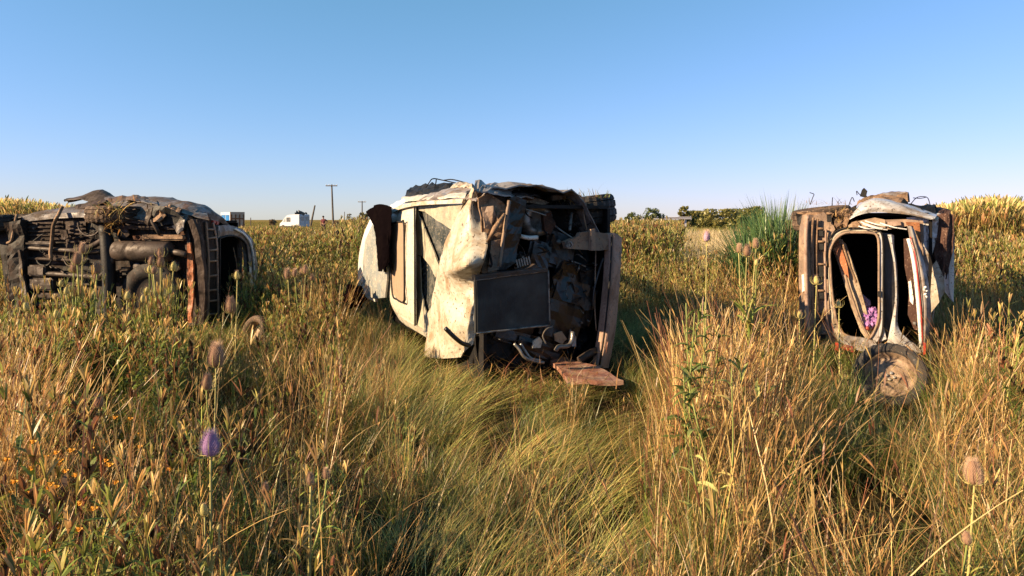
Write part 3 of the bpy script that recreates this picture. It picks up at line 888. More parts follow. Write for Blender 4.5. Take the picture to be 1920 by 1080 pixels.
for k in range(15):
    px, py = random.uniform(40, 330), random.uniform(415, 560)
    pts = [(px, py, 0.14)]
    dx, dy = random.uniform(-9, 9), random.uniform(2, 12)
    for q in range(5):
        dx += random.uniform(-5, 5); dy += random.uniform(-5, 5)
        pts.append((pts[-1][0] + dx, pts[-1][1] + dy, 0.14 + random.uniform(-.08, .02)))
    part('torn_line', line(A, 'under', pts, random.uniform(.004, .010), 22, 5), M[random.choice(['black', 'underbody_tan', 'mud_brown', 'heat_shield'])], car, True)
for (px, py) in ((120, 440), (168, 452), (180, 500), (235, 436), (256, 446), (330, 500), (334, 560), (70, 590), (150, 600), (310, 470), (218, 520), (345, 440)):
    w_, h_ = random.uniform(4, 11), random.uniform(4, 12)
    S('bracket', A, 'under', random.uniform(.08, .15), [(px - w_, py - h_ * .7), (px + w_ * .6, py - h_), (px + w_, py + h_ * .4), (px + w_ * .1, py + h_), (px - w_ * .8, py + h_ * .6)], random.choice(['underbody_tan', 'underbody_tan', 'rust_dark', 'heat_shield']), d=.03, t=.02, cut=.05, ds=11)
# wheels
wheel(car, A.pix('under', 0.28, 217, 404) + A.Z * 0.01, A.Z, 0.325, 0.20, M['rubber_mud'])
wheel(car, A.pix('under', 0.30, -2, 421), (A.Z + A.F * 0.1), 0.32, 0.2)
# rear end: orange strip painting sunlight on a bumper lip, valance, beams, bumper cells
S('bumper_strip', A, 'under', 0.10, [(351, 456), (356, 455), (361, 490), (362, 540), (360, 605), (353, 606), (354, 560), (351, 500)], 'orange', d=0.022, t=0.03, cut=0.05)
S('valance', A, 'under', 0.16, [(344, 420), (352, 410), (368, 412), (378, 450), (384, 520), (382, 606), (352, 612), (350, 500)], 'underbody_tan', d=0.015, t=0.05)
S('bumper_beam', A, 'under', 0.08, [(353, 414), (362, 411), (373, 440), (382, 500), (384, 560), (381, 608), (371, 608), (374, 560), (372, 505), (364, 450)], 'underbody_tan', d=0.018, t=0.05, cut=0.06)
S('bumper_edge', A, 'under', 0.12, [(344, 424), (350, 415), (355, 440), (359, 470), (354, 480), (350, 452)], 'black', d=0.01, t=0.05, cut=0.06)
bp = [(386, 416), (387, 430), (388, 447), (390, 470), (391, 490), (391, 518), (390, 545), (391, 565), (389, 590), (388, 606)]
bo = [(399, 418), (402, 430), (405, 445), (407, 468), (407, 489), (408, 516), (408, 543), (409, 563), (409, 588), (408, 606)]
S('bumper', A, 'rear', -0.02, [(372, 408), (384, 403), (394, 408), (402, 420), (407, 447), (410, 490), (411, 560), (411, 608), (380, 612), (386, 560), (386, 500), (380, 450)], 'underbody_tan', d=0.012, t=0.06)
bm = bmesh.new()
add_tube(bm, spline([A.pix('rear', -0.045, *p) for p in bp], 30), 0.016, 6)
part('bumper_rib', bm, M['bumper_brown'], car, True)
bm = bmesh.new()
add_tube(bm, spline([A.pix('rear', -0.045, *p) for p in bo], 30), 0.014, 6)
part('bumper_rib', bm, M['pink_brown'], car, True)
for p, q in zip(bp[1:], bo[1:]):
    bm = bmesh.new()
    add_tube(bm, [A.pix('rear', -0.04, *p), A.pix('rear', -0.05, *q)], 0.013, 6)
    part('bumper_cross_rib', bm, M['bumper_brown'], car, True)
for i in range(1, 9):
    a_, b_, c_, d_ = bp[i], bo[i], bo[i + 1], bp[i + 1]
    S('bumper_cell', A, 'rear', -0.035, [(a_[0] + 3, a_[1] + 3), (b_[0] - 2, b_[1] + 3), (c_[0] - 2, c_[1] - 2), (d_[0] + 3, d_[1] - 2)], 'black' if i % 2 else 'underbody', t=0.01, d=0.01)
S('arch_liner', A, 'rear', 0.06, [(368, 412), (374, 402), (386, 398), (398, 403), (407, 414), (411, 426), (404, 424), (396, 412), (386, 407), (376, 410)], 'black', d=0.01, t=0.25)
for p in ((400, 416), (406, 418)):
    bm = bmesh.new(); add_box(bm, A.pix('rear', -0.03, *p), (A.F, A.U, A.Z), (0.02, 0.03, 0.022)); bmesh.ops.bevel(bm, geom=bm.edges[:], offset=0.008, segments=2, affect='EDGES')
    part('tail_light', bm, M['red'], car)
outer = [(409, 424), (425, 422), (445, 426), (462, 436), (474, 452), (481, 480), (484, 520), (485, 560), (482, 588), (466, 606), (440, 610), (411, 608), (410, 560), (409, 490)]
inner = [(412, 447), (425, 443), (441, 443), (453, 449), (461, 459), (464, 482), (466, 515), (466, 550), (463, 578), (452, 590), (436, 597), (414, 596), (412, 550), (412, 500)]
part('hatch_frame', ring_bm(A, 'rear', 0.0, outer, inner, 0.06, 0.012), M['paint_grey'], car)
bm = bmesh.new()
add_tube(bm, spline([A.pix('rear', -0.022, *p) for p in inner + inner[:1]], 60), 0.014, 6, False)
part('hatch_seal', bm, M['black'], car, True)
bm = bmesh.new()
add_tube(bm, spline([A.pix('rear', -0.03, *p) for p in [(440, 429), (458, 440), (470, 458), (476, 490), (478, 530), (478, 575)]], 30), 0.016, 6)
part('chrome_trim', bm, M['white'], car, True)
S('latch_plate', A, 'rear', -0.03, [(466, 500), (471, 498), (474, 525), (472, 545), (468, 540)], 'white', t=0.02, d=0.006, cut=0.05)
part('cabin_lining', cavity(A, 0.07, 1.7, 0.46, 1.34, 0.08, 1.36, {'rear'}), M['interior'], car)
part('loose_wire', line(A, 'rear', [(437, 463, 0.05), (441, 480, 0.0), (444, 500, -0.02), (443, 516, 0.0)], 0.007, 12, 5), M['mud_brown'], car)
S('bumper_fragment', A, 'rear', -0.15, [(384, 616), (398, 610), (415, 607), (425, 612), (410, 622), (392, 626)], 'pink_brown', d=0.03, t=0.02, cut=0.06)
S('tail_light', A, 'rear', -0.18, [(402, 622), (414, 618), (423, 624), (414, 630), (404, 630)], 'red', d=0.02, t=0.02, cut=0.06)

# ------------------------------------------------------------------ wreck seen from the front (middle)
a2 = R(25)
F2 = Vector((math.sin(a2), -math.cos(a2), 0)); U2 = Vector((-math.cos(a2), -math.sin(a2), 0))
B = Frame(Vector((0.99, 6.2, 0)) - F2 * 3.4 + U2 * 0.2, F2, U2)
car = thing('wrecked_car', B.O, 'pale wreck on its side with crumpled bonnet, hanging radiator and open engine bay', 'car', GROUP)
RU = 1.25
part('roof_panel', surf_bm(B, 'roof', RU, [[(734, 394, -.05), (755, 387, -.03), (777, 384, -.02)], [(728, 420, .0), (752, 418, .02), (777, 416, .02)], [(725, 500, .02), (750, 500, .04), (777, 500, .04)], [(730, 560, .01), (752, 560, .03), (777, 560, .03)], [(742, 588, -.04), (760, 600, -.03), (778, 611, -.03)], [(752, 600, -.14), (764, 612, -.14), (780, 622, -.14)]], 10, 24, 0.02, 0.01, 3), M['paint_pale'], car)
S('sunroof', B, 'roof', RU + 0.055, [(733, 424), (737, 419), (752, 417), (756, 421), (757, 500), (757, 560), (754, 566), (746, 561), (737, 551), (734, 500)], 'sunroof', t=0.03, d=0.004, ds=2)
bm = bmesh.new()
add_tube(bm, spline([B.pix('roof', RU + 0.058, *p) for p in [(732, 424), (737, 418), (752, 416), (757, 421), (758, 500), (758, 561), (754, 567), (745, 562), (736, 552), (733, 500), (732, 424)]], 60), 0.010, 6, False)
part('sunroof_seal', bm, M['black'], car, True)
bm = bmesh.new()
add_tube(bm, spline([B.pix('roof', RU + 0.045, *p) for p in [(777, 386), (777.5, 450), (777.5, 540), (778, 611)]], 20), 0.008, 6, False)
part('roof_seam', bm, M['black'], car, True)
part('drip_rail', surf_bm(B, 'roof', RU - 0.02, [[(733, 394, .02), (760, 382, .03), (800, 377, .03), (868, 373, .0)], [(733, 400, .03), (760, 389, .05), (800, 384, .04), (866, 381, .0)]], 24, 5, 0.03, 0.008), M['paint_scraped'], car)
part('roof_edge', surf_bm(B, 'roof', RU - 0.05, [[(735, 560, .03), (750, 592, .04), (776, 610, .04), (800, 625, .02)], [(736, 570, .0), (750, 600, .0), (776, 618, .0), (800, 633, .0)]], 20, 5, 0.03, 0.006), M['paint_pale'], car)
# windscreen: dust films over dark glass; the gaps paint the bonnet's shadow
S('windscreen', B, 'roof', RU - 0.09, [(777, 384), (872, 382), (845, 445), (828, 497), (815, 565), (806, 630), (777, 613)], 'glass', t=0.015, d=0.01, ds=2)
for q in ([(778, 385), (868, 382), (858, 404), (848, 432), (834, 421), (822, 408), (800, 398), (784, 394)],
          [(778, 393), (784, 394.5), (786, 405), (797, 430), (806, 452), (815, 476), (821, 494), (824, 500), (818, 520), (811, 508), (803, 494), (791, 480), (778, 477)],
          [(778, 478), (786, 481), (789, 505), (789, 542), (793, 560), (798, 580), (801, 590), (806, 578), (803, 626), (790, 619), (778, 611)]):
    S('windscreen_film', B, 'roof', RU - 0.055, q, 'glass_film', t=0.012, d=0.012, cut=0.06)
# bonnet, folded outwards
part('bonnet', surf_bm(B, 'roof', 1.13, [[(886, 352, -.02), (889, 352, .02), (892, 352, .0)], [(860, 402, .06), (876, 396, .10), (899, 392, -.02)], [(838, 445, .10), (872, 446, .14), (911, 443, .0)], [(826, 485, .11), (866, 478, .22), (910, 472, .08)], [(821, 505, .12), (866, 503, .26), (903, 497, .10)], [(817, 527, .13), (860, 522, .13), (895, 518, .02)], [(811, 560, .12), (852, 556, .10), (890, 560, .02)], [(802, 615, .10), (845, 612, .12), (888, 612, .04)], [(793, 668, .10), (826, 672, .12), (862, 670, .06)]], 22, 56, 0.014, 0.014, 5), M['paint_scraped'], car)
S('inner_wing', B, 'front', 3.36, [(895, 372), (914, 362), (930, 372), (948, 384), (950, 404), (941, 436), (936, 470), (928, 512), (904, 512), (904, 440)], 'mud_brown', d=0.05, t=0.02)
S('inner_wing', B, 'front', 3.40, [(905, 388), (922, 386), (928, 404), (920, 430), (908, 428)], 'bumper_brown', d=0.06, t=0.015, cut=0.05, ds=9)
S('inner_wing', B, 'front', 3.42, [(932, 396), (946, 394), (943, 430), (934, 446), (925, 440)], 'mud_brown', d=0.05, t=0.015, cut=0.05, ds=10)
S('inner_wing', B, 'front', 3.40, [(920, 452), (940, 448), (934, 505), (914, 510)], 'bumper_brown', d=0.03, t=0.015, cut=0.06)
S('inner_wing', B, 'front', 3.30, [(888, 352), (905, 350), (940, 362), (952, 384), (925, 384), (905, 392), (896, 380)], 'underbody_tan', d=0.05, t=0.015, cut=0.06)
S('inner_wing', B, 'front', 3.38, [(880, 628), (890, 560), (893, 620), (886, 645), (868, 660)], 'paint_pale', d=0.03, t=0.015, cut=0.06)
part('damper', line(B, 'front', [(946, 401, 3.46), (928, 428, 3.48), (913, 456, 3.46)], [0.012, 0.024, 0.012], 3, 8), M['mud_brown'], car, True)
part('hook', line(B, 'front', [(911, 456, 3.48), (918, 476, 3.5), (922, 494, 3.5), (920, 500, 3.5), (917, 497, 3.5)], 0.009, 16, 6), M['black'], car, True)
S('headlight_surround', B, 'front', 3.38, [(955, 372), (968, 368), (986, 376), (984, 400), (974, 450), (966, 492), (946, 508), (934, 506), (944, 450)], 'black_gloss', d=0.03, t=0.06)
part('headlight_edge', line(B, 'front', [(955, 376, 3.44), (946, 430, 3.45), (936, 500, 3.45)], 0.016, 14, 6), M['bumper_brown'], car, True)
part('engine_bay', cavity(B, 2.35, 3.30, -0.12, 1.08, 0.02, 1.50, {'front'}), M['black'], car)
S('rear_bulkhead', B, 'front', 3.0, [(930, 380), (1140, 400), (1140, 690), (900, 690)], 'black', d=0.12, t=0.02, cut=0.12, ds=4)
# strut tower and tank
bm = bmesh.new()
c = B.pix('front', 3.12, 1004, 412)
lathe(bm, c, B.F, [(0.17, -0.15), (0.165, 0.0), (0.15, 0.05), (0.09, 0.07), (0.08, 0.03), (0.001, 0.03)], 28, 0.1)
part('strut_tower', bm, M['steel'], car, True)
S('strut_brace', B, 'front', 3.24, [(1020, 402), (1035, 398), (1042, 420), (1030, 440), (1020, 430)], 'rust_dark', d=0.04, t=0.05, cut=0.05)
part('cross_pipe', line(B, 'front', [(976, 443, 3.25), (992, 446, 3.26), (1008, 445, 3.26)], 0.02, 8, 8), M['white'], car, True)
# engine block with ribs and lumps
bm = bmesh.new()
for (px, py, sx, sy, sz) in ((1000, 478, .14, .12, .13), (1040, 470, .13, .15, .16), (975, 490, .10, .10, .08), (1060, 530, .16, .2, .2), (1040, 600, .16, .2, .18), (1080, 570, .12, .14, .2), (960, 600, .1, .2, .2), (940, 560, .1, .2, .2), (1000, 650, .12, .25, .10)):
    add_box(bm, B.pix('front', 3.12, px, py), (B.F, (B.U + B.Z * 0.3).normalized(), (B.Z - B.U * 0.3).normalized()), (sx, sy, sz))
bmesh.ops.bevel(bm, geom=bm.edges[:], offset=0.03, segments=2, affect='EDGES')
bmesh.ops.subdivide_edges(bm, edges=[e for e in bm.edges if e.calc_length() > 0.12], cuts=3, use_grid_fill=True)
dent(bm, 0.03, 7, B.F, 3.3)
part('engine_block', bm, M['black_gloss'], car)
for k in range(6):
    bm = bmesh.new()
    add_box(bm, B.pix('front', 3.27, 968 + k * 4.6, 494 - k * 1.2), (B.F, B.U, (B.Z + B.U * 0.25).normalized()), (0.02, 0.007, 0.035))
    part('cooling_fin', bm, M['steel'], car)
for (px, py, r_) in ((962, 482, .02), (980, 482, .018), (1049, 454, .022), (1118, 496, .012), (1112, 540, .012), (1090, 605, .012), (1104, 602, .010)):
    bm = bmesh.new()
    lathe(bm, B.pix('front', 3.26, px, py), B.F, [(r_ * 1.2, -0.06), (r_, 0.0), (r_ * 0.6, 0.012), (0.001, 0.012)], 10)
    part('bolt', bm, M['steel'], car)
for pts, r_, mat in (([(1000, 470, 3.2), (1010, 462, 3.25), (1022, 470, 3.25), (1030, 486, 3.2)], 0.02, 'black_gloss'),
                     ([(1034, 418, 3.2), (1052, 432, 3.3), (1082, 452, 3.34)], 0.008, 'steel'),
                     ([(985, 392, 3.3), (1005, 398, 3.3), (1024, 404, 3.3)], 0.006, 'steel'),
                     ([(1092, 388, 3.25), (1096, 410, 3.3), (1100, 432, 3.3)], 0.007, 'mud_brown'),
                     ([(1072, 400, 3.2), (1070, 415, 3.25), (1068, 432, 3.3)], 0.014, 'steel'),
                     ([(1072, 490, 3.3), (1084, 494, 3.3), (1098, 500, 3.3)], 0.008, 'steel'),
                     ([(1117, 470, 3.34), (1116, 520, 3.34), (1115, 570, 3.34), (1118, 620, 3.34)], 0.006, 'bumper_brown'),
                     ([(1132, 482, 3.34), (1124, 505, 3.34), (1114, 545, 3.34), (1112, 580, 3.34)], 0.012, 'black_gloss'),
                     ([(1024, 645, 3.36), (1018, 630, 3.36), (1024, 618, 3.36), (1036, 612, 3.34)], 0.007, 'steel'),
                     ([(1042, 658, 3.42), (1048, 650, 3.42), (1064, 649, 3.42), (1072, 640, 3.4), (1074, 622, 3.38)], 0.020, 'steel'),
                     ([(964, 644, 3.42), (974, 655, 3.44), (984, 670, 3.46), (1005, 678, 3.46), (1020, 680, 3.46)], 0.014, 'steel'),
                     ([(976, 644, 3.42), (986, 660, 3.44), (996, 672, 3.46), (1014, 676, 3.46)], 0.012, 'steel'),
                     ([(835, 615, 3.62), (850, 630, 3.62), (866, 643, 3.6), (880, 648, 3.56)], 0.018, 'black_gloss')):
    part('hose', line(B, 'front', pts, r_, 16, 7), M[mat], car, True)
bm = bmesh.new()
P = spline([B.pix('front', 3.42, 1086, 676), B.pix('front', 3.40, 1104, 664), B.pix('front', 3.32, 1132, 650)], 40)
add_tube(bm, P, [0.036 if k % 2 else 0.029 for k in range(40)], 10)
part('corrugated_hose', bm, M['heat_shield'], car, True)
for k in range(26):
    px, py = random.uniform(960, 1110), random.uniform(400, 640)
    if px < 1034 and 500 < py < 625: continue
    pts = [(px, py, 3.3)]
    dx, dy = random.uniform(-10, 10), random.uniform(-4, 12)
    for q in range(4):
        dx += random.uniform(-7, 7); dy += random.uniform(-5, 7)
        pts.append((min(1116, pts[-1][0] + dx), pts[-1][1] + dy, 3.3 + random.uniform(-.08, .08)))
    part('wiring', line(B, 'front', pts, random.uniform(.003, .009), 20, 5), M[random.choice(['black_gloss', 'black', 'black_gloss', 'underbody_tan', 'steel'])], car, True)
S('engine_shroud', B, 'front', 3.28, [(1036, 520), (1050, 502), (1062, 510), (1072, 528), (1060, 545), (1044, 548)], 'black_gloss', d=0.05, t=0.02, cut=0.06)
S('engine_shroud', B, 'front', 3.30, [(1074, 530), (1082, 538), (1100, 558), (1112, 572), (1110, 580), (1096, 582), (1082, 562)], 'heat_shield', d=0.04, t=0.015, cut=0.06)
S('engine_shroud', B, 'front', 3.30, [(1085, 510), (1112, 505), (1112, 536), (1090, 530)], 'black', d=0.04, t=0.02, cut=0.06)
S('broken_lamp', B, 'front', 3.32, [(996, 652), (1000, 640), (1012, 632), (1018, 640), (1014, 652)], 'paint_pale', d=0.03, t=0.02, cut=0.05)
S('broken_lamp', B, 'front', 3.32, [(1040, 626), (1056, 622), (1064, 636), (1056, 646), (1044, 640)], 'sunroof', d=0.03, t=0.02, cut=0.05)
S('broken_lamp', B, 'front', 3.34, [(1070, 618), (1082, 632), (1080, 650), (1066, 648)], 'steel', d=0.03, t=0.02, cut=0.05)
S('lower_panel', B, 'front', 3.2, [(890, 630), (960, 625), (1000, 660), (1010, 700), (900, 700)], 'black', d=0.06, t=0.03, cut=0.1)
# radiator hanging in front
RX = 3.58
rad_c = [(891.5, 518), (1028, 504), (1031, 611), (893.5, 626)]
rad = part('radiator', sheet_bm(B, 'front', RX, rad_c, t=0.045, d=0.004, cut=0.2, ds=2), M['radiator'], car)
NF = 72
bm = bmesh.new()
for k in range(1, NF):
    f = k / NF
    p = B.pix('front', RX - 0.001, rad_c[0][0] + (rad_c[1][0] - rad_c[0][0]) * f, rad_c[0][1] + (rad_c[1][1] - rad_c[0][1]) * f + 4)
    q = B.pix('front', RX - 0.001, rad_c[3][0] + (rad_c[2][0] - rad_c[3][0]) * f, rad_c[3][1] + (rad_c[2][1] - rad_c[3][1]) * f - 2)
    add_tube(bm, [p, p.lerp(q, 0.5) + B.U * random.uniform(-.002, .002), q], 0.0030, 4, False)
tag(part('core_tube', bm, M['radiator'], rad), kind='stuff')
def bar(name, fr, plane, p, q, r_, mat, par):
    bm = bmesh.new(); add_tube(bm, spline([fr.pix(plane, p[2], p[0], p[1]), fr.pix(plane, q[2], q[0], q[1])], 12), r_, 6)
    dent(bm, 0.006, 12, fr.Z, SEED[0])
    return part(name, bm, M[mat], par, True)
bar('edge_strip', B, 'front', (892, 525, RX + .02), (1028, 508, RX + .02), 0.006, 'steel', rad)
bar('edge_strip', B, 'front', (1028, 506, RX + .02), (1031, 611, RX + .02), 0.007, 'steel', rad)
bar('edge_strip', B, 'front', (893, 625, RX + .02), (1031, 610, RX + .02), 0.008, 'steel', rad)
bar('edge_strip', B, 'front', (891, 520, RX + .02), (893, 626, RX + .02), 0.006, 'black', rad)
S('header_tank', B, 'front', RX + 0.03, [(891, 516), (960, 508), (1000, 503), (1027, 503), (1028, 508), (960, 516), (891, 525)], 'black_gloss', rad, d=0.006, t=0.07, cut=0.08)
S('header_tank_cap', B, 'front', RX + 0.03, [(985, 504), (996, 500), (1004, 495), (1012, 502)], 'heat_shield', rad, d=0.01, t=0.05, cut=0.06)
# front cross beam and its bracket
part('cross_beam', surf_bm(B, 'front', 3.42, [[(1139, 438, -.02), (1153, 437, .02), (1166, 446, -.06)], [(1142, 480, .0), (1154, 478, .04), (1165, 482, -.06)], [(1138, 540, .02), (1150, 540, .05), (1161, 542, -.06)], [(1130, 620, .02), (1142, 620, .05), (1154, 620, -.06)], [(1119, 684, .0), (1130, 690, .03), (1141, 690, -.06)]], 10, 26, 0.08, 0.012, 5), M['pink_brown'], car)
part('beam_seam', line(B, 'front', [(1147, 440, 3.455), (1146, 480, 3.475), (1142, 540, 3.485), (1134, 620, 3.485), (1124, 684, 3.455)], 0.009, 20, 5), M['black'], car, True)
S('beam_bracket', B, 'front', 3.40, [(1058, 453), (1066, 452), (1084, 448), (1088, 436), (1110, 434), (1140, 438), (1142, 468), (1120, 470), (1090, 466), (1062, 466)], 'bumper_brown', d=0.025, t=0.06)
S('beam_bracket', B, 'front', 3.45, [(1108, 430), (1116, 429), (1117, 470), (1109, 470)], 'bumper_brown', d=0.006, t=0.04)
bm = bmesh.new(); lathe(bm, B.pix('front', 3.41, 1067, 459), B.F, [(0.035, -.03), (0.035, 0.012), (0.02, 0.014), (0.018, 0.0), (0.001, 0.0)], 12)
part('tow_eye', bm, M['steel'], car)
# front wheel on top, arch scraps
wheel(car, B.pix('under', -0.1, 1094, 398) + B.Z * 0.01, (B.Z + B.U * 0.12 - B.F * 0.05), 0.315, 0.27)
S('hub_carrier', B, 'front', 2.95, [(1030, 400), (1070, 388), (1110, 400), (1130, 420), (1110, 440), (1060, 438), (1035, 430)], 'black', d=0.08, t=0.12, cut=0.08, ds=7)
S('hub_carrier', B, 'front', 3.1, [(1098, 392), (1122, 396), (1124, 424), (1100, 420)], 'heat_shield', d=0.03, t=0.05, cut=0.06)
S('brake_scrap', B, 'front', 3.2, [(1090, 380), (1100, 379), (1100, 390), (1091, 390)], 'mud_brown', d=0.02, t=0.03, cut=0.05)
S('arch_edge', B, 'front', 3.22, [(940, 372), (956, 366), (985, 365), (996, 366), (1000, 374), (1010, 374), (1030, 380), (1020, 384), (990, 380), (968, 374), (950, 382), (942, 385)], 'mud_brown', d=0.03, t=0.03, cut=0.05, ds=9)
S('arch_edge', B, 'front', 3.1, [(1036, 366), (1090, 366), (1094, 372), (1084, 377), (1062, 374), (1036, 376)], 'mud_brown', d=0.03, t=0.04, cut=0.05, ds=9)
# upper side, crushed, running back along the car
def skin_back(name, fr, plane, val, prof_, depths, mat, nx=30, d=0.04, ds=5):
    ax_ = fr.normal(plane)
    rows_ = []
    for (dp, dz) in depths:
        rows_.append([fr.pix(plane, val, p[0], p[1]) - ax_ * dp + fr.Z * dz for p in prof_])
    return part(name, grid_bm(surf_pts(rows_, nx, len(depths) * 4), fr.Z, 0.012, d, ds), M[mat], car)
skin_back('body_side', B, 'roof', 1.2, [(740, 392), (770, 381), (800, 378), (850, 376), (880, 372), (893, 372)], [(0, -0.01), (0.25, 0.10), (0.6, 0.12), (1.0, 0.02), (1.2, -0.3)], 'paint_grey', 40, 0.05)
torn('torn_panel', B, 'roof', [[(757, 374, 1.05), (790, 372, 1.05), (840, 371, 1.05), (884, 366, 1.05)], [(762, 361, 0.95), (795, 357, 0.9), (840, 358, 0.9), (884, 356, 0.95)], [(770, 352, 0.7), (800, 346, 0.65), (845, 345, 0.65), (890, 350, 0.7)], [(775, 356, 0.4), (800, 352, 0.3), (845, 352, 0.3), (890, 356, 0.4)]], 'black', 20, 12, 0.012, 0.04, 6)
torn('torn_panel', B, 'roof', [[(752, 378, 1.15), (790, 374, 1.15), (830, 372, 1.15), (872, 369, 1.15)], [(755, 369, 1.05), (792, 366, 1.0), (832, 363, 1.0), (875, 362, 1.05)], [(765, 372, .9), (795, 369, .85), (834, 366, .85), (876, 366, .9)]], 'paint_pale', 20, 8, 0.012, 0.02, 7)
torn('torn_panel', B, 'roof', [[(832, 362, 0.95), (855, 352, 0.9), (885, 352, 0.9)], [(845, 352, 0.85), (862, 343, 0.8), (885, 344, 0.8)], [(850, 355, 0.6), (870, 350, 0.6), (890, 350, 0.6)]], 'paint_scraped', 12, 8, 0.01, 0.03, 10)
torn('torn_panel', B, 'roof', [[(888, 354, 3.42), (915, 362, 3.40), (960, 368, 3.36), (1000, 372, 3.3)], [(892, 343, 3.2), (920, 348, 3.18), (965, 354, 3.15), (1002, 363, 3.1)], [(900, 346, 2.7), (930, 347, 2.7), (970, 352, 2.7), (1005, 362, 2.6)]], 'paint_grey', 20, 8, 0.012, 0.045, 8, 'front')
torn('torn_panel', B, 'roof', [[(944, 364, 3.3), (980, 364, 3.3), (1012, 368, 3.25)], [(950, 355, 3.1), (985, 350, 3.05), (1012, 361, 3.05)], [(960, 358, 2.6), (990, 354, 2.5), (1015, 364, 2.5)]], 'black', 14, 8, 0.012, 0.03, 8, 'front')
torn('torn_panel', B, 'roof', [[(722, 391, 1.2), (740, 381, 1.2), (757, 372, 1.2)], [(726, 397, 1.24), (744, 386, 1.24), (760, 376, 1.24)]], 'white', 10, 5, 0.012, 0.01, 10)
for pts in ([(798, 352, 0.9), (805, 342, 0.9), (812, 335, 0.85), (830, 338, 0.75), (858, 344, 0.7)], [(818, 337, 0.82), (817, 344, 0.8), (815, 352, 0.8)], [(832, 338, 0.76), (850, 337, 0.7), (884, 346, 0.6)]):
    part('bent_rod', line(B, 'roof', pts, 0.007, 14, 5), M['black'], car)
# tailgate lifted off behind, in line with the roof
part('tailgate', surf_bm(B, 'roof', RU - 0.02, [[(694, 411, 0), (704, 408, .03), (712, 406, .02)], [(680, 445, 0), (690, 442, .05), (704, 440, .06)], [(672, 489, 0), (684, 488, .07), (700, 488, .08)], [(672, 541, 0), (684, 541, .07), (700, 541, .08)], [(683, 556, 0), (694, 562, .05), (704, 566, .05)]], 10, 20, 0.03, 0.004, 2), M['white'], car)
S('rear_window', B, 'roof', RU + 0.065, [(699, 420), (686, 448), (680, 490), (681, 530), (688, 553), (700, 560), (722, 558), (726, 520), (727, 470), (726, 430)], 'glass_pale', t=0.02, d=0.008, ds=2)
part('floor_pan', grid_bm(surf_pts([[B.at(x, 0.02, w) for x in (0.1, 1.2, 2.35)] for w in (0.06, 0.7, 1.45)], 10, 8), -B.U, 0.02, 0.02, 3), M['underbody'], car)
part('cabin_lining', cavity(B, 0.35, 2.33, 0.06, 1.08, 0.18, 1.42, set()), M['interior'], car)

# things lying about the middle wreck
def drape(name, fr, plane, val, rows, mat, label, nx=40, ny=44, fold=.03, k=15.0, torn_end=.07):
    n = fr.normal(plane)
    rr = [[fr.pixo(plane, val, p) for p in r] for r in rows]
    cols = surf_pts(rr, nx, ny)
    for i, c in enumerate(cols):
        u = i / (nx - 1)
        end = 1 + torn_end * 3 * noise.noise(Vector((u * 7, 2.0, val))) + torn_end * noise.noise(Vector((u * 23, 5.0, val)))
        base = [p.copy() for p in c]
        for j in range(ny):
            v = j / (ny - 1)
            q = min(ny - 1.001, v * (ny - 1) * min(1.0, end))
            a_, f_ = int(q), q - int(q)
            p = base[a_].lerp(base[min(a_ + 1, ny - 1)], f_)
            ph = k * u + 3 * noise.noise(Vector((u * 2, v * 2.5, val)))
            c[j] = p + n * (fold * (0.25 + 0.75 * v) * math.sin(ph) + .012 * noise.noise(Vector((u * 9, v * 12, 3))))
    return tag(part(name, grid_bm(cols, n, .004, .008, 9), M[mat], None, True), label, 'cloth')
drape('dark_cloth', B, 'roof', RU + 0.10, [[(687, 397, -.06), (708, 383, .0), (736, 388, .0)], [(697, 422, .0), (714, 410, .05), (735, 420, .02)], [(703, 452, .02), (719, 450, .08), (733, 455, .02)], [(708, 480, .03), (722, 482, .07), (733, 480, .02)], [(712, 508, .02), (723, 510, .05), (734, 506, .01)]], 'cloth_dark', 'torn dark cloth hanging over the rear roof edge of the pale wreck')
bundle_o = B.pix('left', 0.12, 668, 560)
def lump(name, c, sx, sy, sz, mat, d, ds, sub=4):
    bm = bmesh.new()
    bmesh.ops.create_icosphere(bm, subdivisions=sub, radius=1.0)
    for v in bm.verts:
        q = v.co.copy()
        k = 1 + d * (nz(q, ds, 2.2) + 0.6 * abs(nz(q, ds * 2.3, 7.7)) - 0.3)
        v.co = Vector(c) + Vector((q.x * sx * k, q.y * sy * k, q.z * sz * k))
    return part(name, bm, M[mat], None, True)
tag(lump('rag_bundle', place(664, 556, 8.2), 0.14, 0.16, 0.14, 'cloth_dark', 0.5, 2.2), 'dark crumpled bundle lying in the grass behind the pale wreck', 'bundle')
tag(lump('red_rag', place(672, 546, 8.3), 0.06, 0.06, 0.04, 'rust', 0.5, 2.2), 'small rusty red scrap on top of the dark crumpled bundle', 'scrap')
brd = part('broken_board', sheet_bm(B, 'left', 0.15, [(1018, 661), (1036, 663), (1080, 676), (1122, 686), (1169, 714), (1120, 714), (1064, 712), (1056, 700)], t=0.035, d=0.012, cut=0.08), M['plank_red'])
tag(brd, 'flat reddish broken board lying in front of the open engine bay', 'board')

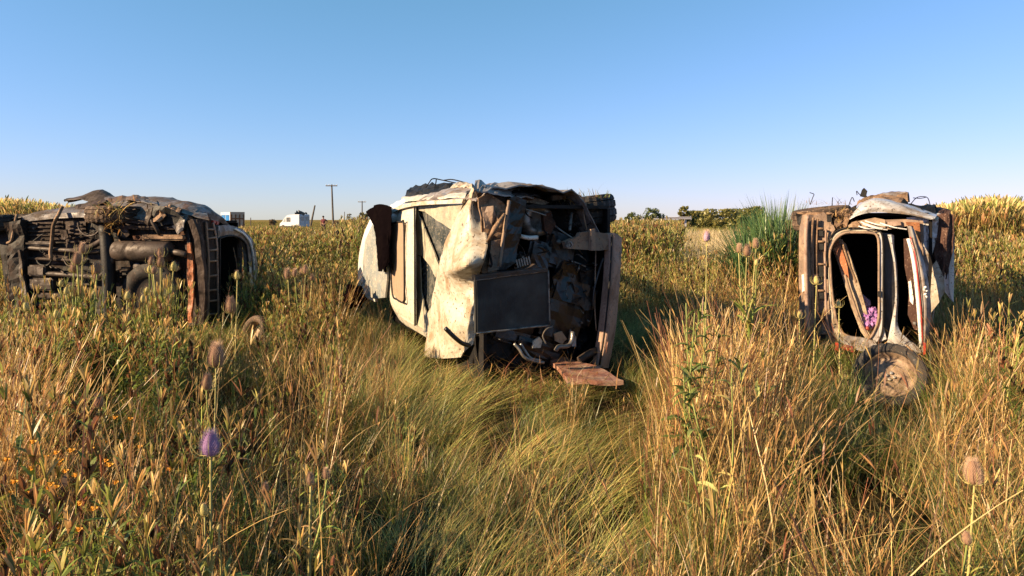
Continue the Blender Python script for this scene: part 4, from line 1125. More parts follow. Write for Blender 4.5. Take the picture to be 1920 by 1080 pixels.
# ------------------------------------------------------------------ wreck seen from behind (right)
c3 = R(31)
F3 = Vector((math.sin(c3), math.cos(c3), 0)); U3 = Vector((math.cos(c3), -math.sin(c3), 0))
D = Frame(Vector((3.03, 7.19, 0)) - U3 * 0.2, F3, U3)
car = thing('wrecked_car', D.O, 'muddy wreck on its side seen from behind with its tailgate half open', 'car', GROUP)
part('bumper', surf_bm(D, 'rear', -0.06, [[(1501, 404, -.12), (1512, 402, -.02), (1530, 404, -.06)], [(1498, 450, -.06), (1510, 450, .05), (1526, 450, .0)], [(1498, 530, -.05), (1510, 530, .06), (1526, 530, .01)], [(1501, 610, -.06), (1513, 610, .05), (1528, 610, .0)], [(1511, 643, -.12), (1522, 646, -.02), (1534, 646, -.05)]], 12, 30, 0.05, 0.018, 6), M['bumper_brown'], car)
part('bumper_ridge', line(D, 'rear', [(1514, 405, -.10), (1511, 450, -.13), (1512, 530, -.14), (1515, 610, -.13), (1524, 642, -.08)], 0.022, 24, 6), M['pink_brown'], car, True)
part('bumper_ridge', line(D, 'rear', [(1525, 408, -.08), (1521, 460, -.09), (1522, 540, -.09), (1526, 640, -.06)], 0.014, 24, 6), M['mud_brown'], car, True)
S('bumper_strip', D, 'rear', -0.13, [(1503, 515), (1509, 514), (1509, 545), (1504, 548)], 'white', t=0.012, d=0.004)
S('rear_panel', D, 'rear', 0.0, [(1526, 404), (1545, 398), (1556, 408), (1566, 430), (1556, 445), (1550, 470), (1553, 520), (1557, 590), (1566, 632), (1580, 648), (1532, 650), (1524, 560), (1522, 450)], 'bumper_brown', t=0.05, d=0.02)
for (px, py, h) in ((1540, 436, 13), (1541, 461, 14), (1541, 508, 22), (1541, 553, 14), (1542, 596, 17), (1545, 632, 11), (1556, 409, 15)):
    S('slot', D, 'rear', -0.045, [(px - 6, py - h * .5), (px + 3, py - h * .5), (px + 4, py + h * .5), (px - 5, py + h * .5)], 'black', t=0.012, d=0.003)
    bm = bmesh.new()
    add_tube(bm, [D.pix('rear', -0.06, px - 7, py - h * .58), D.pix('rear', -0.06, px + 5, py - h * .56)], 0.012, 6)
    part('slot_rib', bm, M['mud_brown'], car, True)
part('panel_ridge', line(D, 'rear', [(1533, 410, -.05), (1531, 470, -.05), (1532, 560, -.05), (1537, 640, -.04)], 0.013, 24, 6), M['mud_brown'], car, True)
part('panel_ridge', line(D, 'rear', [(1549, 430, -.05), (1547, 500, -.05), (1550, 590, -.05), (1558, 640, -.04)], 0.012, 24, 6), M['pink_brown'], car, True)
outer = [(1552, 500), (1550, 470), (1556, 448), (1567, 434), (1585, 428), (1612, 428), (1640, 429), (1652, 436), (1656, 460), (1656, 530), (1656, 600), (1652, 630), (1636, 650), (1604, 648), (1575, 644), (1560, 620), (1556, 580), (1554, 540)]
inner = [(1557, 500), (1556, 474), (1562, 456), (1572, 444), (1586, 437), (1612, 436), (1636, 437), (1645, 443), (1648, 462), (1648, 530), (1648, 590), (1642, 615), (1630, 634), (1606, 634), (1582, 626), (1570, 605), (1563, 570), (1559, 535)]
part('hatch_frame', ring_bm(D, 'rear', -0.01, outer, inner, 0.05, 0.03), M['paint_scraped'], car)
bm = bmesh.new()
add_tube(bm, spline([D.pix('rear', -0.035, *p) for p in inner + inner[:1]], 70), 0.013, 6, False)
part('hatch_seal', bm, M['bumper_brown'], car, True)
bm = bmesh.new()
add_tube(bm, spline([D.pix('rear', -0.04, *p) for p in outer[:8] + outer[8:15]], 60), 0.009, 6)
part('hatch_seal', bm, M['black'], car, True)
S('tape', D, 'rear', -0.06, [(1646, 546), (1652, 546), (1652, 556), (1646, 556)], 'black', t=0.03, d=0.002)
S('frame_post', D, 'rear', -0.03, [(1649, 436), (1655, 437), (1657, 480), (1657, 560), (1656, 610), (1662, 636), (1646, 642), (1634, 634), (1646, 616), (1650, 590)], 'paint', t=0.04, d=0.006)
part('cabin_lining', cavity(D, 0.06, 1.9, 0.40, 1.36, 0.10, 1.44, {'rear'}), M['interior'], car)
# torn parcel shelf inside, leaning across the opening
S('parcel_shelf', D, 'rear', 0.10, [(1559, 462), (1566, 450), (1575, 447), (1586, 458), (1592, 478), (1604, 508), (1611, 532), (1607, 542), (1601, 550), (1606, 585), (1626, 625), (1640, 640), (1634, 650), (1614, 622), (1596, 575), (1580, 520), (1568, 485)], 'cloth_beige', t=0.05, d=0.015, cut=0.06)
S('shelf_edge', D, 'rear', 0.05, [(1560, 457), (1572, 451), (1580, 470), (1588, 495), (1592, 522), (1586, 518), (1574, 490)], 'orange', t=0.03, d=0.006)
part('shelf_rib', line(D, 'rear', [(1578, 449, 0.04), (1584, 470, 0.04), (1596, 505, 0.04), (1606, 530, 0.04)], 0.012, 16, 5), M['mud_brown'], car, True)
part('shelf_rib', line(D, 'rear', [(1584, 515, 0.04), (1598, 560, 0.04), (1614, 604, 0.04), (1636, 645, 0.02)], 0.014, 16, 5), M['bumper_brown'], car, True)
# tailgate edge, second gap and outer skin
S('gap_panel', D, 'rear', 0.04, [(1655, 436), (1672, 438), (1680, 480), (1682, 560), (1672, 620), (1664, 645), (1655, 640), (1658, 560)], 'black_gloss', t=0.02, d=0.006)
part('tailgate_rim', surf_bm(D, 'rear', -0.04, [[(1664, 440, 0), (1670, 440, .03), (1676, 441, 0)], [(1670, 465, 0), (1674, 466, .03), (1677, 468, 0)], [(1676, 500, 0), (1679, 500, .03), (1682, 500, 0)], [(1678, 560, 0), (1681, 560, .03), (1684, 560, 0)], [(1670, 610, 0), (1677, 612, .03), (1684, 612, 0)], [(1664, 640, 0), (1680, 634, .04), (1704, 638, 0)], [(1664, 652, -.02), (1694, 654, .02), (1728, 661, -.02)]], 8, 34, 0.04, 0.004, 4), M['paint'], car)
S('tailgate_lip', D, 'rear', -0.03, [(1684, 632), (1700, 637), (1714, 644), (1726, 655), (1728, 664), (1700, 660), (1670, 655), (1668, 644)], 'paint_grey', t=0.05, d=0.01)
part('tailgate', surf_bm(D, 'rear', -0.16, [[(1701, 424, .0), (1708, 424, .04), (1714, 430, .0)], [(1706, 450, .02), (1716, 452, .07), (1726, 470, .0)], [(1711, 480, .04), (1724, 484, .10), (1735, 500, .0)], [(1717, 520, .06), (1732, 524, .12), (1743, 545, .02)], [(1722, 570, .06), (1736, 572, .12), (1746, 585, .02)], [(1726, 620, .04), (1735, 622, .09), (1741, 630, .02)], [(1728, 658, .0), (1732, 662, .03), (1736, 664, .0)]], 10, 34, 0.05, 0.006, 4), M['paint_grey'], car)
part('chrome_trim', line(D, 'rear', [(1703, 448, -.2), (1709, 470, -.23), (1716, 510, -.26), (1721, 560, -.27), (1724, 600, -.26), (1727, 645, -.2)], 0.018, 30, 6), M['white'], car, True)
S('chrome_trim', D, 'rear', -0.06, [(1703, 528), (1708, 526), (1713, 560), (1712, 572), (1706, 565)], 'white', t=0.02, d=0.003)
part('tailgate_line', line(D, 'rear', [(1707, 444, -.22), (1716, 480, -.27), (1722, 530, -.29), (1727, 580, -.29), (1730, 640, -.22)], 0.006, 30, 5), M['red'], car, True)
S('tailgate_inner', D, 'rear', -0.05, [(1694, 448), (1703, 446), (1712, 490), (1720, 560), (1723, 620), (1714, 618), (1702, 590), (1704, 540), (1696, 500)], 'cloth_brown', t=0.03, d=0.01)
S('reflector', D, 'rear', -0.22, [(1731, 628), (1735, 628), (1736, 664), (1731, 666)], 'red', t=0.02, d=0.002)
bm = bmesh.new()
e0 = D.pix('rear', -0.292, 1735, 548)
for (u_, z_, su, sz) in ((0, .045, .013, .012), (-.008, .02, .008, .016), (.012, .012, .010, .008), (0, -.018, .014, .009), (.01, -.042, .008, .014)):
    add_box(bm, e0 + D.U * u_ + D.Z * z_, (D.F, (D.U + D.Z * 0.5).normalized(), (D.Z - D.U * 0.5).normalized()), (0.006, su, sz))
bmesh.ops.bevel(bm, geom=bm.edges[:], offset=0.004, segments=2, affect='EDGES')
part('emblem', bm, M['white'], car, True)
bm = bmesh.new(); lathe(bm, D.pix('rear', -0.08, 1715, 606), -D.F, [(0.018, 0), (0.014, 0.02), (0.001, 0.022)], 10)
part('stud', bm, M['steel'], car)
# corner, roof side and cloth behind the tailgate
S('quarter_panel', D, 'rear', 0.12, [(1700, 408), (1734, 404), (1760, 412), (1757, 440), (1748, 480), (1742, 520), (1732, 500), (1728, 450), (1724, 432), (1700, 430)], 'paint', t=0.03, d=0.015)
S('quarter_panel', D, 'rear', 0.0, [(1655, 412), (1700, 411), (1731, 414), (1732, 430), (1731, 480), (1728, 470), (1722, 432), (1700, 424), (1660, 432)], 'bumper_brown', t=0.04, d=0.02)
S('lamp_recess', D, 'rear', -0.045, [(1664, 416), (1688, 414), (1690, 422), (1666, 425)], 'pink_brown', t=0.02, d=0.01, cut=0.05)
S('lamp_recess', D, 'rear', -0.045, [(1698, 416), (1724, 417), (1726, 440), (1728, 462), (1720, 440), (1712, 424), (1700, 422)], 'rust', t=0.02, d=0.015, cut=0.05)
for (p, q) in (((1614, 416), (1655, 428)), ((1618, 420), (1664, 431)), ((1622, 414), (1668, 424)), ((1610, 424), (1640, 429)), ((1650, 418), (1700, 430))):
    part('torn_wire', line(D, 'rear', [(p[0], p[1], -.06), ((p[0] + q[0]) / 2, (p[1] + q[1]) / 2 + 2, -.09), (q[0], q[1], -.06)], 0.006, 10, 5), M['white' if p[0] % 4 else 'bumper_brown'], car)
S('upper_frame', D, 'rear', -0.02, [(1588, 424), (1600, 416), (1640, 408), (1660, 412), (1660, 430), (1640, 430), (1600, 429)], 'sunroof', t=0.04, d=0.02, cut=0.06)
S('upper_frame', D, 'rear', -0.05, [(1596, 417), (1606, 414), (1612, 420), (1610, 428), (1598, 428)], 'mud_brown', t=0.02, d=0.02, cut=0.05)
S('roof_panel', D, 'rear', 0.35, [(1755, 408), (1782, 402), (1790, 440), (1788, 500), (1786, 566), (1776, 552), (1766, 540), (1748, 584), (1742, 600), (1744, 540), (1750, 470)], 'paint', t=0.05, d=0.015)
rows = [[D.at(x, u, w) for x in (0.32, 1.0, 1.9, 2.9)] for (u, w) in ((1.30, 1.44), (1.40, 1.2), (1.42, 0.8), (1.40, 0.4), (1.28, 0.1))]
part('roof_skin', grid_bm(surf_pts(rows, 16, 14), D.U, 0.012, 0.02, 3), M['paint_pale'], car)
S('roof_edge', D, 'rear', 0.30, [(1782, 462), (1786, 446), (1789, 450), (1789, 520), (1788, 567), (1784, 560), (1780, 542), (1779, 500)], 'white', t=0.03, d=0.004)  # white puts the sunlight on this edge into the colour
S('side_trim', D, 'rear', 0.05, [(1748, 498), (1756, 488), (1770, 520), (1772, 545), (1760, 568), (1746, 586), (1744, 560)], 'paint_scraped', t=0.03, d=0.012)
part('dark_lower_side', grid_bm(surf_pts([[D.at(x, u, 0.08) for x in (0.1, 1.4, 2.9)] for u in (0.24, 0.8, 1.3)], 12, 8), -D.Z, 0.012, 0.02, 3), M['paint_grey'], car).name = 'lower_side'
part('floor_pan', grid_bm(surf_pts([[D.at(x, 0.2, w) for x in (0.06, 1.4, 2.9)] for w in (0.08, 0.7, 1.42)], 14, 8), -D.U, 0.02, 0.025, 4), M['underbody'], car)
# top: bulged wing and crushed side running forward
part('rear_wing', surf_bm(D, 'rear', 0.0, [[(1592, 412, .02), (1612, 403, .05), (1640, 398, .05), (1680, 400, .04), (1712, 404, .03), (1746, 412, .0)], [(1597, 404, .0), (1614, 392, .05), (1642, 386, .06), (1682, 392, .05), (1716, 400, .03), (1752, 410, .0)], [(1606, 388, -.12), (1622, 378, -.08), (1646, 373, -.06), (1684, 382, -.06), (1722, 394, -.08), (1756, 405, -.1)], [(1612, 384, -.45), (1628, 376, -.45), (1652, 371, -.45), (1688, 379, -.45), (1726, 390, -.45), (1760, 402, -.45)], [(1622, 392, -1.2), (1640, 386, -1.2), (1662, 384, -1.2), (1690, 388, -1.2), (1720, 394, -1.2), (1750, 404, -1.2)]], 36, 22, 0.012, 0.018, 5), M['paint'], car)
torn('torn_panel', D, 'rear', [[(1606, 386, .15), (1624, 376, .15), (1650, 372, .15), (1690, 380, .2)], [(1610, 376, .3), (1630, 368, .3), (1656, 366, .3), (1694, 372, .35)], [(1618, 378, .5), (1636, 372, .5), (1660, 370, .5), (1696, 376, .5)]], 'mud_brown', 20, 8, 0.012, 0.03, 9)
torn('torn_panel', D, 'rear', [[(1640, 372, .4), (1668, 368, .4), (1702, 378, .4)], [(1644, 364, .5), (1670, 360, .5), (1702, 360, .5)], [(1650, 366, .8), (1674, 362, .8), (1704, 362, .8)], [(1656, 376, 1.1), (1680, 372, 1.1), (1706, 376, 1.1)]], 'paint_grey', 16, 10, 0.012, 0.02, 8)
S('torn_panel', D, 'rear', 0.36, [(1682, 366), (1694, 362), (1701, 360), (1703, 383), (1692, 382), (1676, 376)], 'mud_brown', t=0.05, d=0.02, cut=0.05)
S('torn_bracket', D, 'rear', 0.3, [(1612, 368), (1616, 356), (1620, 352), (1626, 358), (1624, 366), (1628, 372)], 'black', t=0.04, d=0.01, cut=0.05)
torn('torn_panel', D, 'rear', [[(1700, 392, .2), (1725, 396, .2), (1756, 402, .25)], [(1706, 384, .4), (1730, 386, .4), (1752, 382, .5), ], [(1712, 388, .8), (1736, 389, .8), (1758, 390, .8)]], 'black', 14, 8, 0.012, 0.03, 8)
torn('torn_panel', D, 'rear', [[(1708, 398, .1), (1732, 405, .1), (1758, 412, .1)], [(1714, 390, .2), (1738, 396, .2), (1762, 404, .2)], [(1720, 392, .4), (1742, 397, .4), (1766, 404, .4)]], 'paint_pale', 14, 6, 0.012, 0.02, 8)
torn('torn_panel', D, 'rear', [[(1740, 404, .3), (1760, 402, .3), (1784, 404, .35)], [(1744, 394, .6), (1764, 390, .6), (1782, 396, .6)], [(1750, 398, 1.2), (1766, 394, 1.2), (1782, 398, 1.2)]], 'cloth_brown', 14, 6, 0.012, 0.03, 8)
for pts in ([(1607, 366, .3), (1606, 358, .3), (1611, 364, .3), (1615, 366, .3)], [(1590, 390, .2), (1594, 378, .2), (1598, 370, .2), (1602, 378, .2)], [(1519, 384, .3), (1524, 370, .3), (1526, 364, .3), (1518, 361, .3)], [(1708, 382, .6), (1720, 370, .6), (1738, 370, .6), (1744, 384, .6)], [(1712, 371, .6), (1725, 372, .6), (1736, 370, .6)], [(1560, 386, .3), (1561, 370, .3)], [(1740, 406, .1), (1728, 392, .2), (1718, 386, .3)]):
    part('bent_rod', line(D, 'rear', pts, 0.0045, 12, 5), M['black'], car)
# rear wheel on top left, with mud and crushed arch
wheel(car, D.at(0.46, 0.36, 1.42), (D.Z - D.U * 0.10 - D.F * 0.08), 0.31, 0.22, M['rubber_mud'])
S('arch_panel', D, 'rear', 0.05, [(1494, 398), (1512, 400), (1540, 398), (1564, 400), (1560, 408), (1540, 406), (1520, 412), (1500, 410)], 'mud_brown', t=0.05, d=0.04, cut=0.06, ds=9)
S('arch_panel', D, 'rear', 0.0, [(1562, 408), (1572, 396), (1590, 390), (1600, 398), (1592, 412), (1588, 425), (1572, 432), (1566, 424)], 'mud_brown', t=0.06, d=0.06, cut=0.05, ds=11)
S('arch_panel', D, 'rear', 0.03, [(1586, 402), (1594, 390), (1606, 384), (1604, 400), (1594, 414)], 'black', t=0.03, d=0.02, cut=0.05)
S('arch_panel', D, 'rear', 0.02, [(1492, 400), (1504, 402), (1500, 424), (1495, 420)], 'black', t=0.05, d=0.02, cut=0.05)
# lower scraps
S('bumper_fragment', D, 'rear', -0.12, [(1570, 634), (1590, 630), (1616, 634), (1640, 640), (1648, 654), (1620, 660), (1590, 652)], 'paint_grey', t=0.04, d=0.02, cut=0.06)
S('bumper_fragment', D, 'rear', -0.10, [(1655, 648), (1690, 652), (1720, 660), (1716, 668), (1680, 664), (1652, 656)], 'paint_scraped', t=0.03, d=0.02, cut=0.06)
S('tail_light', D, 'rear', -0.15, [(1584, 646), (1598, 650), (1602, 662), (1596, 660), (1590, 654), (1576, 652)], 'red', t=0.03, d=0.01, cut=0.05)
S('tail_light', D, 'rear', -0.14, [(1566, 642), (1574, 644), (1572, 660), (1566, 656)], 'red', t=0.03, d=0.01, cut=0.05)

# things in and around it
drape('hanging_cloth', D, 'rear', 0.20, [[(1752, 404, .02), (1770, 400, .05), (1788, 402, .0)], [(1754, 430, .03), (1772, 432, .06), (1789, 436, .0)], [(1751, 462, .03), (1768, 470, .07), (1787, 468, .0)], [(1750, 487, .0), (1765, 500, .05), (1780, 498, .0)], [(1756, 512, .0), (1765, 530, .03), (1775, 522, .0)]], 'cloth_brown', 'dark brown cloth hanging over the roof edge of the rear view wreck', 34, 40, .022, 13, .10)
def rag(name, c, n_l, spread, mat, label, cat, r0=0.03):
    bm = bmesh.new()
    for k in range(n_l):
        p = Vector(c) + Vector((random.gauss(0, spread[0]), random.gauss(0, spread[1]), random.gauss(0, spread[2])))
        pts = [p]
        d_ = Vector((random.gauss(0, 1), random.gauss(0, 1), random.gauss(0, 1))).normalized()
        for q in range(5):
            d_ = (d_ + Vector((random.gauss(0, .7), random.gauss(0, .7), random.gauss(0, .7)))).normalized()
            pts.append(pts[-1] + d_ * r0)
        add_tube(bm, spline(pts, 14), [r0 * 0.75 * (0.5 + math.sin(math.pi * (i + 1) / 15)) for i in range(14)], 7)
    return tag(part(name, bm, M[mat], None, True), label, cat)
def folded(name, c, sx, sy, sz, mat, label, k):
    bm = bmesh.new()
    bmesh.ops.create_icosphere(bm, subdivisions=5, radius=1.0)
    for v in bm.verts:
        q = v.co.copy()
        w = Vector((noise.noise(q * 2.3 + Vector((k, 0, 0))), noise.noise(q * 2.3 + Vector((0, k, 4))), noise.noise(q * 2.3 + Vector((9, 0, k)))))
        r_ = 1.0 - 0.42 * abs(noise.noise((q + w * 0.5) * 3.4 + Vector((k, k, 0)))) * 2 + 0.35 * noise.noise(q * 1.6 + Vector((0, 0, k)))
        v.co = Vector(c) + Vector((q.x * sx, q.y * sy, q.z * sz)) * r_
    return tag(part(name, bm, M[mat], None, True), label, 'cloth')
folded('purple_cloth', D.pix('rear', 0.16, 1629, 598), .105, .10, .125, 'cloth_purple', 'crumpled purple cloth inside the open hatch of the rear view wreck', 3.3)
folded('pink_cloth', D.pix('rear', 0.22, 1618, 573), .07, .08, .11, 'cloth_pink', 'pale pink cloth bunched above the purple cloth in the hatch', 8.1)
rag('red_scrap', D.pix('rear', 0.12, 1626, 613), 5, (.014, .014, .02), 'red', 'small bright red scrap below the purple cloth in the hatch', 'scrap', 0.018)
lw = thing('loose_wheel', place(1670, 708, 5.2), 'large muddy loose wheel lying in dry grass below the half open tailgate', 'wheel', 'loose wheels')
wheel(lw, place(1670, 708, 5.2), Vector((-0.44, -0.74, 0.50)), 0.262, 0.19, M['rubber'], M['rim'])
lw = thing('loose_wheel', place(482, 627, 7.9), 'smaller looking loose wheel in green weeds beside the underbody wreck', 'wheel', 'loose wheels')
wheel(lw, place(482, 627, 7.9), Vector((0.55, 0.75, -0.3)), 0.22, 0.16, M['rubber_mud'], M['rim'])
tag(lump('crumpled_bag', place(1770, 690, 6.2), 0.17, 0.14, 0.09, 'cloth_dark', 0.5, 2.4), 'dark crumpled bag in the grass right of the large loose wheel', 'bag')

# ------------------------------------------------------------------ grass
STRAW = [(0.48, 0.32, 0.11), (0.40, 0.24, 0.085), (0.56, 0.41, 0.17), (0.34, 0.18, 0.07)]
DRYGREEN = [(0.22, 0.22, 0.05), (0.17, 0.19, 0.04), (0.29, 0.25, 0.065)]
GREEN = [(0.13, 0.165, 0.03), (0.17, 0.19, 0.038), (0.09, 0.13, 0.026)]
BLUEGREEN = [(0.10, 0.13, 0.05), (0.13, 0.16, 0.06), (0.09, 0.12, 0.04)]
RED = [(0.26, 0.10, 0.05), (0.20, 0.085, 0.04)]
YELLOW = [(0.42, 0.40, 0.11), (0.33, 0.35, 0.085), (0.50, 0.45, 0.17)]
WEEDLEAF = [(0.15, 0.20, 0.035), (0.21, 0.25, 0.045), (0.11, 0.16, 0.03), (0.26, 0.26, 0.06)]
PALE = [(0.52, 0.41, 0.22), (0.46, 0.35, 0.18), (0.58, 0.47, 0.28)]
BROWN = [(0.11, 0.06, 0.028), (0.07, 0.04, 0.02), (0.16, 0.09, 0.04)]

class Blades:
    def __init__(self):
        self.V, self.F, self.C = [], [], []
    def ribbon(self, p, az, lean, curve, L, w, n, col, prof=None, twist=0.0, wob=0.0):
        """A blade: starts at p, leans towards az, bends by 'curve' over its length."""
        pts, phi = [Vector(p)], lean
        a = az
        for i in range(n):
            d = Vector((math.sin(phi) * math.cos(a), math.sin(phi) * math.sin(a), math.cos(phi)))
            pts.append(pts[-1] + d * (L / n))
            phi += curve / n
            a += random.uniform(-wob, wob)
        sa = az + math.pi / 2 + twist
        side = Vector((math.cos(sa), math.sin(sa), 0))
        k = len(self.V)
        for i, q in enumerate(pts):
            s = i / n
            ww = w * (prof(s) if prof else (1 - s ** 1.6)) / 2
            if i == n and not prof:
                self.V.append(tuple(q))
            else:
                self.V.append(tuple(q - side * ww)); self.V.append(tuple(q + side * ww))
        for i in range(n):
            a0 = k + 2 * i
            if i == n - 1 and not prof:
                self.F.append((a0, a0 + 1, a0 + 2))
            else:
                self.F.append((a0, a0 + 1, a0 + 3, a0 + 2))
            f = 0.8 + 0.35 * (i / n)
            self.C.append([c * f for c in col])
        return pts
    def mesh(self, name):
        me = bpy.data.meshes.new(name)
        me.from_pydata(self.V, [], self.F)
        leaf_tint(me, np.array(self.C, dtype=np.float32))
        me.materials.append(M['grass'])
        return me

def rc(pal, v=0.42):
    c = random.choice(pal); f = random.uniform(1 - v, 1 + v)
    return tuple(x * f for x in c)
def rdisc(r):
    a, q = random.uniform(0, 6.2832), r * math.sqrt(random.random())
    return (q * math.cos(a), q * math.sin(a), -0.01)

def seed_head(B_, p, az, col, L=0.07, w=0.010):
    pr = lambda s: 0.25 + 0.9 * math.sin(math.pi * min(1, s * 0.92 + 0.06))
    B_.ribbon(p, az, random.uniform(0, .5), .3, L, w, 4, col, pr)
    B_.ribbon(p, az, random.uniform(0, .5), .3, L, w, 4, col, pr, math.pi / 2)

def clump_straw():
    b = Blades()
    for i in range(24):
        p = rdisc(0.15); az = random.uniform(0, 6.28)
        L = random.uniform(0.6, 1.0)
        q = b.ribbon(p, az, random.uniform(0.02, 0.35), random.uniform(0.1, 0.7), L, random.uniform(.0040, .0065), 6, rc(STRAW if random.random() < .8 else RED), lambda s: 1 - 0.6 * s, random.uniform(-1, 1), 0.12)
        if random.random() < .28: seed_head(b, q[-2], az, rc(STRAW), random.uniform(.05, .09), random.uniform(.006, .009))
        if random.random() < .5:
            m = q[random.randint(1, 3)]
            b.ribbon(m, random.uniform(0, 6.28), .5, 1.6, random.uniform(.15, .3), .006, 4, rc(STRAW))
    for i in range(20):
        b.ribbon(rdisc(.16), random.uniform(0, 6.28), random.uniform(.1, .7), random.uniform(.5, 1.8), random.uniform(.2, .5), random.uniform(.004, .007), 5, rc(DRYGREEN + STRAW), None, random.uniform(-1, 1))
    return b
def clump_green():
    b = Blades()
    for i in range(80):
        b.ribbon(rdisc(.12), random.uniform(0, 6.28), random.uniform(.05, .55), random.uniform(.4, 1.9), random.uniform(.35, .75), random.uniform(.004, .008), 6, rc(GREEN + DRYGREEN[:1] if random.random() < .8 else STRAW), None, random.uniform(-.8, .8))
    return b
def clump_bluegreen():
    b = Blades()
    for i in range(95):
        b.ribbon(rdisc(.10), random.uniform(0, 6.28), random.uniform(.02, .6), random.uniform(.2, 1.3), random.uniform(.3, .65), random.uniform(.003, .006), 6, rc(BLUEGREEN + GREEN if random.random() < .82 else STRAW), None, random.uniform(-.8, .8))
    return b
def clump_fallen():
    b = Blades()
    for i in range(52):
        az = random.gauss(0, .5)
        b.ribbon(rdisc(.16), az, random.uniform(.5, 1.0), random.uniform(.5, 1.0), random.uniform(.45, .95), random.uniform(.004, .008), 7, rc(random.choice([STRAW, YELLOW, YELLOW, YELLOW, GREEN])), None, random.uniform(-.5, .5), .1)
    return b
def clump_thatch():
    b = Blades()
    for i in range(75):
        b.ribbon(rdisc(.22), random.uniform(0, 6.28), random.uniform(.4, 1.45), random.uniform(-.3, .9), random.uniform(.15, .45), random.uniform(.004, .008), 4, rc(random.choice([BROWN, DRYGREEN, STRAW, BROWN, GREEN])), None, random.uniform(-1, 1))
    return b
def leaf_prof(s):
    return math.sin(math.pi * (0.1 + 0.86 * s)) + 0.05
def clump_weed(h=0.8, greens=WEEDLEAF, n=9, brown=.3):
    b = Blades()
    for i in range(n):
        az = random.uniform(0, 6.28)
        q = b.ribbon(rdisc(.15), az, random.uniform(0, .22), random.uniform(0, .3), h * random.uniform(.7, 1.1), .007, 7, rc(WEEDLEAF + YELLOW + RED), lambda s: 1 - .5 * s, random.uniform(-1, 1), .2)
        for k in range(1, 8):
            for r_ in range(2):
                if random.random() < .8:
                    b.ribbon(q[k - 1].lerp(q[k], random.random()), random.uniform(0, 6.28), random.uniform(.4, 1.1), random.uniform(.3, 1.0), random.uniform(.07, .17) * (1.3 - k / 10), random.uniform(.009, .021), 3, rc(greens), leaf_prof)
        if random.random() < brown:
            for r_ in range(7):
                seed_head(b, q[-1].lerp(q[-3], random.random()), random.uniform(0, 6.28), rc(BROWN + RED), .06, .018)
        else:
            for r_ in range(3):
                seed_head(b, q[-1], random.uniform(0, 6.28), rc(STRAW + DRYGREEN), .09, .010)
    for i in range(20):
        b.ribbon(rdisc(.2), random.uniform(0, 6.28), random.uniform(.05, .4), random.uniform(.2, 1.2), random.uniform(.4, .8) * h, .006, 5, rc(DRYGREEN + STRAW + GREEN))
    return b
def clump_reed(pal=None, h=1.9, n=26):
    b = Blades()
    for i in range(n):
        az = random.uniform(0, 6.28)
        q = b.ribbon(rdisc(.28), az, random.uniform(0, .12), random.uniform(0, .25), h * random.uniform(.7, 1.08), .009, 6, rc(pal or (STRAW + DRYGREEN)), lambda s: 1 - .4 * s, random.uniform(-1, 1), .1)
        for k in range(2, 7):
            b.ribbon(q[k - 1], random.uniform(0, 6.28), random.uniform(.2, .5), random.uniform(.3, 1.3), random.uniform(.25, .55), random.uniform(.012, .02), 4, rc((STRAW + YELLOW + BROWN + WEEDLEAF) if k > 4 else (pal or GREEN + WEEDLEAF + YELLOW)))
        if random.random() < .6: seed_head(b, q[-1], az, rc(YELLOW + STRAW), .2, .03)
    return b
def clump_pale():
    b = Blades()
    for i in range(50):
        b.ribbon(rdisc(.3), random.uniform(0, 6.28), random.uniform(0, .35), random.uniform(.1, .9), random.uniform(.45, .8), random.uniform(.008, .014), 4, rc(PALE, .2))
    return b
def clump_far():
    """A metre-wide patch for the distant field."""
    b = Blades()
    for i in range(130):
        p = rdisc(.75)
        b.ribbon(p, random.uniform(0, 6.28), random.uniform(0, .3), random.uniform(.1, .8), random.uniform(.5, 1.0), random.uniform(.012, .024), 3, rc(random.choice([STRAW, DRYGREEN, DRYGREEN, GREEN, BROWN])))
    return b

PROTO = bpy.data.collections.new('clump_shapes')
KINDS = {}
def proto(kind, fn, n):
    ids = []
    for i in range(n):
        nm = 'clump_%02d' % len(PROTO.objects)
        o = bpy.data.objects.new(nm, fn().mesh(nm))
        PROTO.objects.link(o)
        ids.append(len(PROTO.objects) - 1)
    KINDS[kind] = ids
proto('straw', clump_straw, 5)
proto('green', clump_green, 4)
proto('bluegreen', clump_bluegreen, 3)
proto('fallen', clump_fallen, 5)
proto('thatch', clump_thatch, 4)
proto('weed', clump_weed, 4)
proto('tallweed', lambda: clump_weed(1.0, YELLOW + WEEDLEAF, 10, .18), 4)
proto('reed', clump_reed, 4)
proto('pale', lambda: clump_pale(), 3)
proto('far', clump_far, 4)

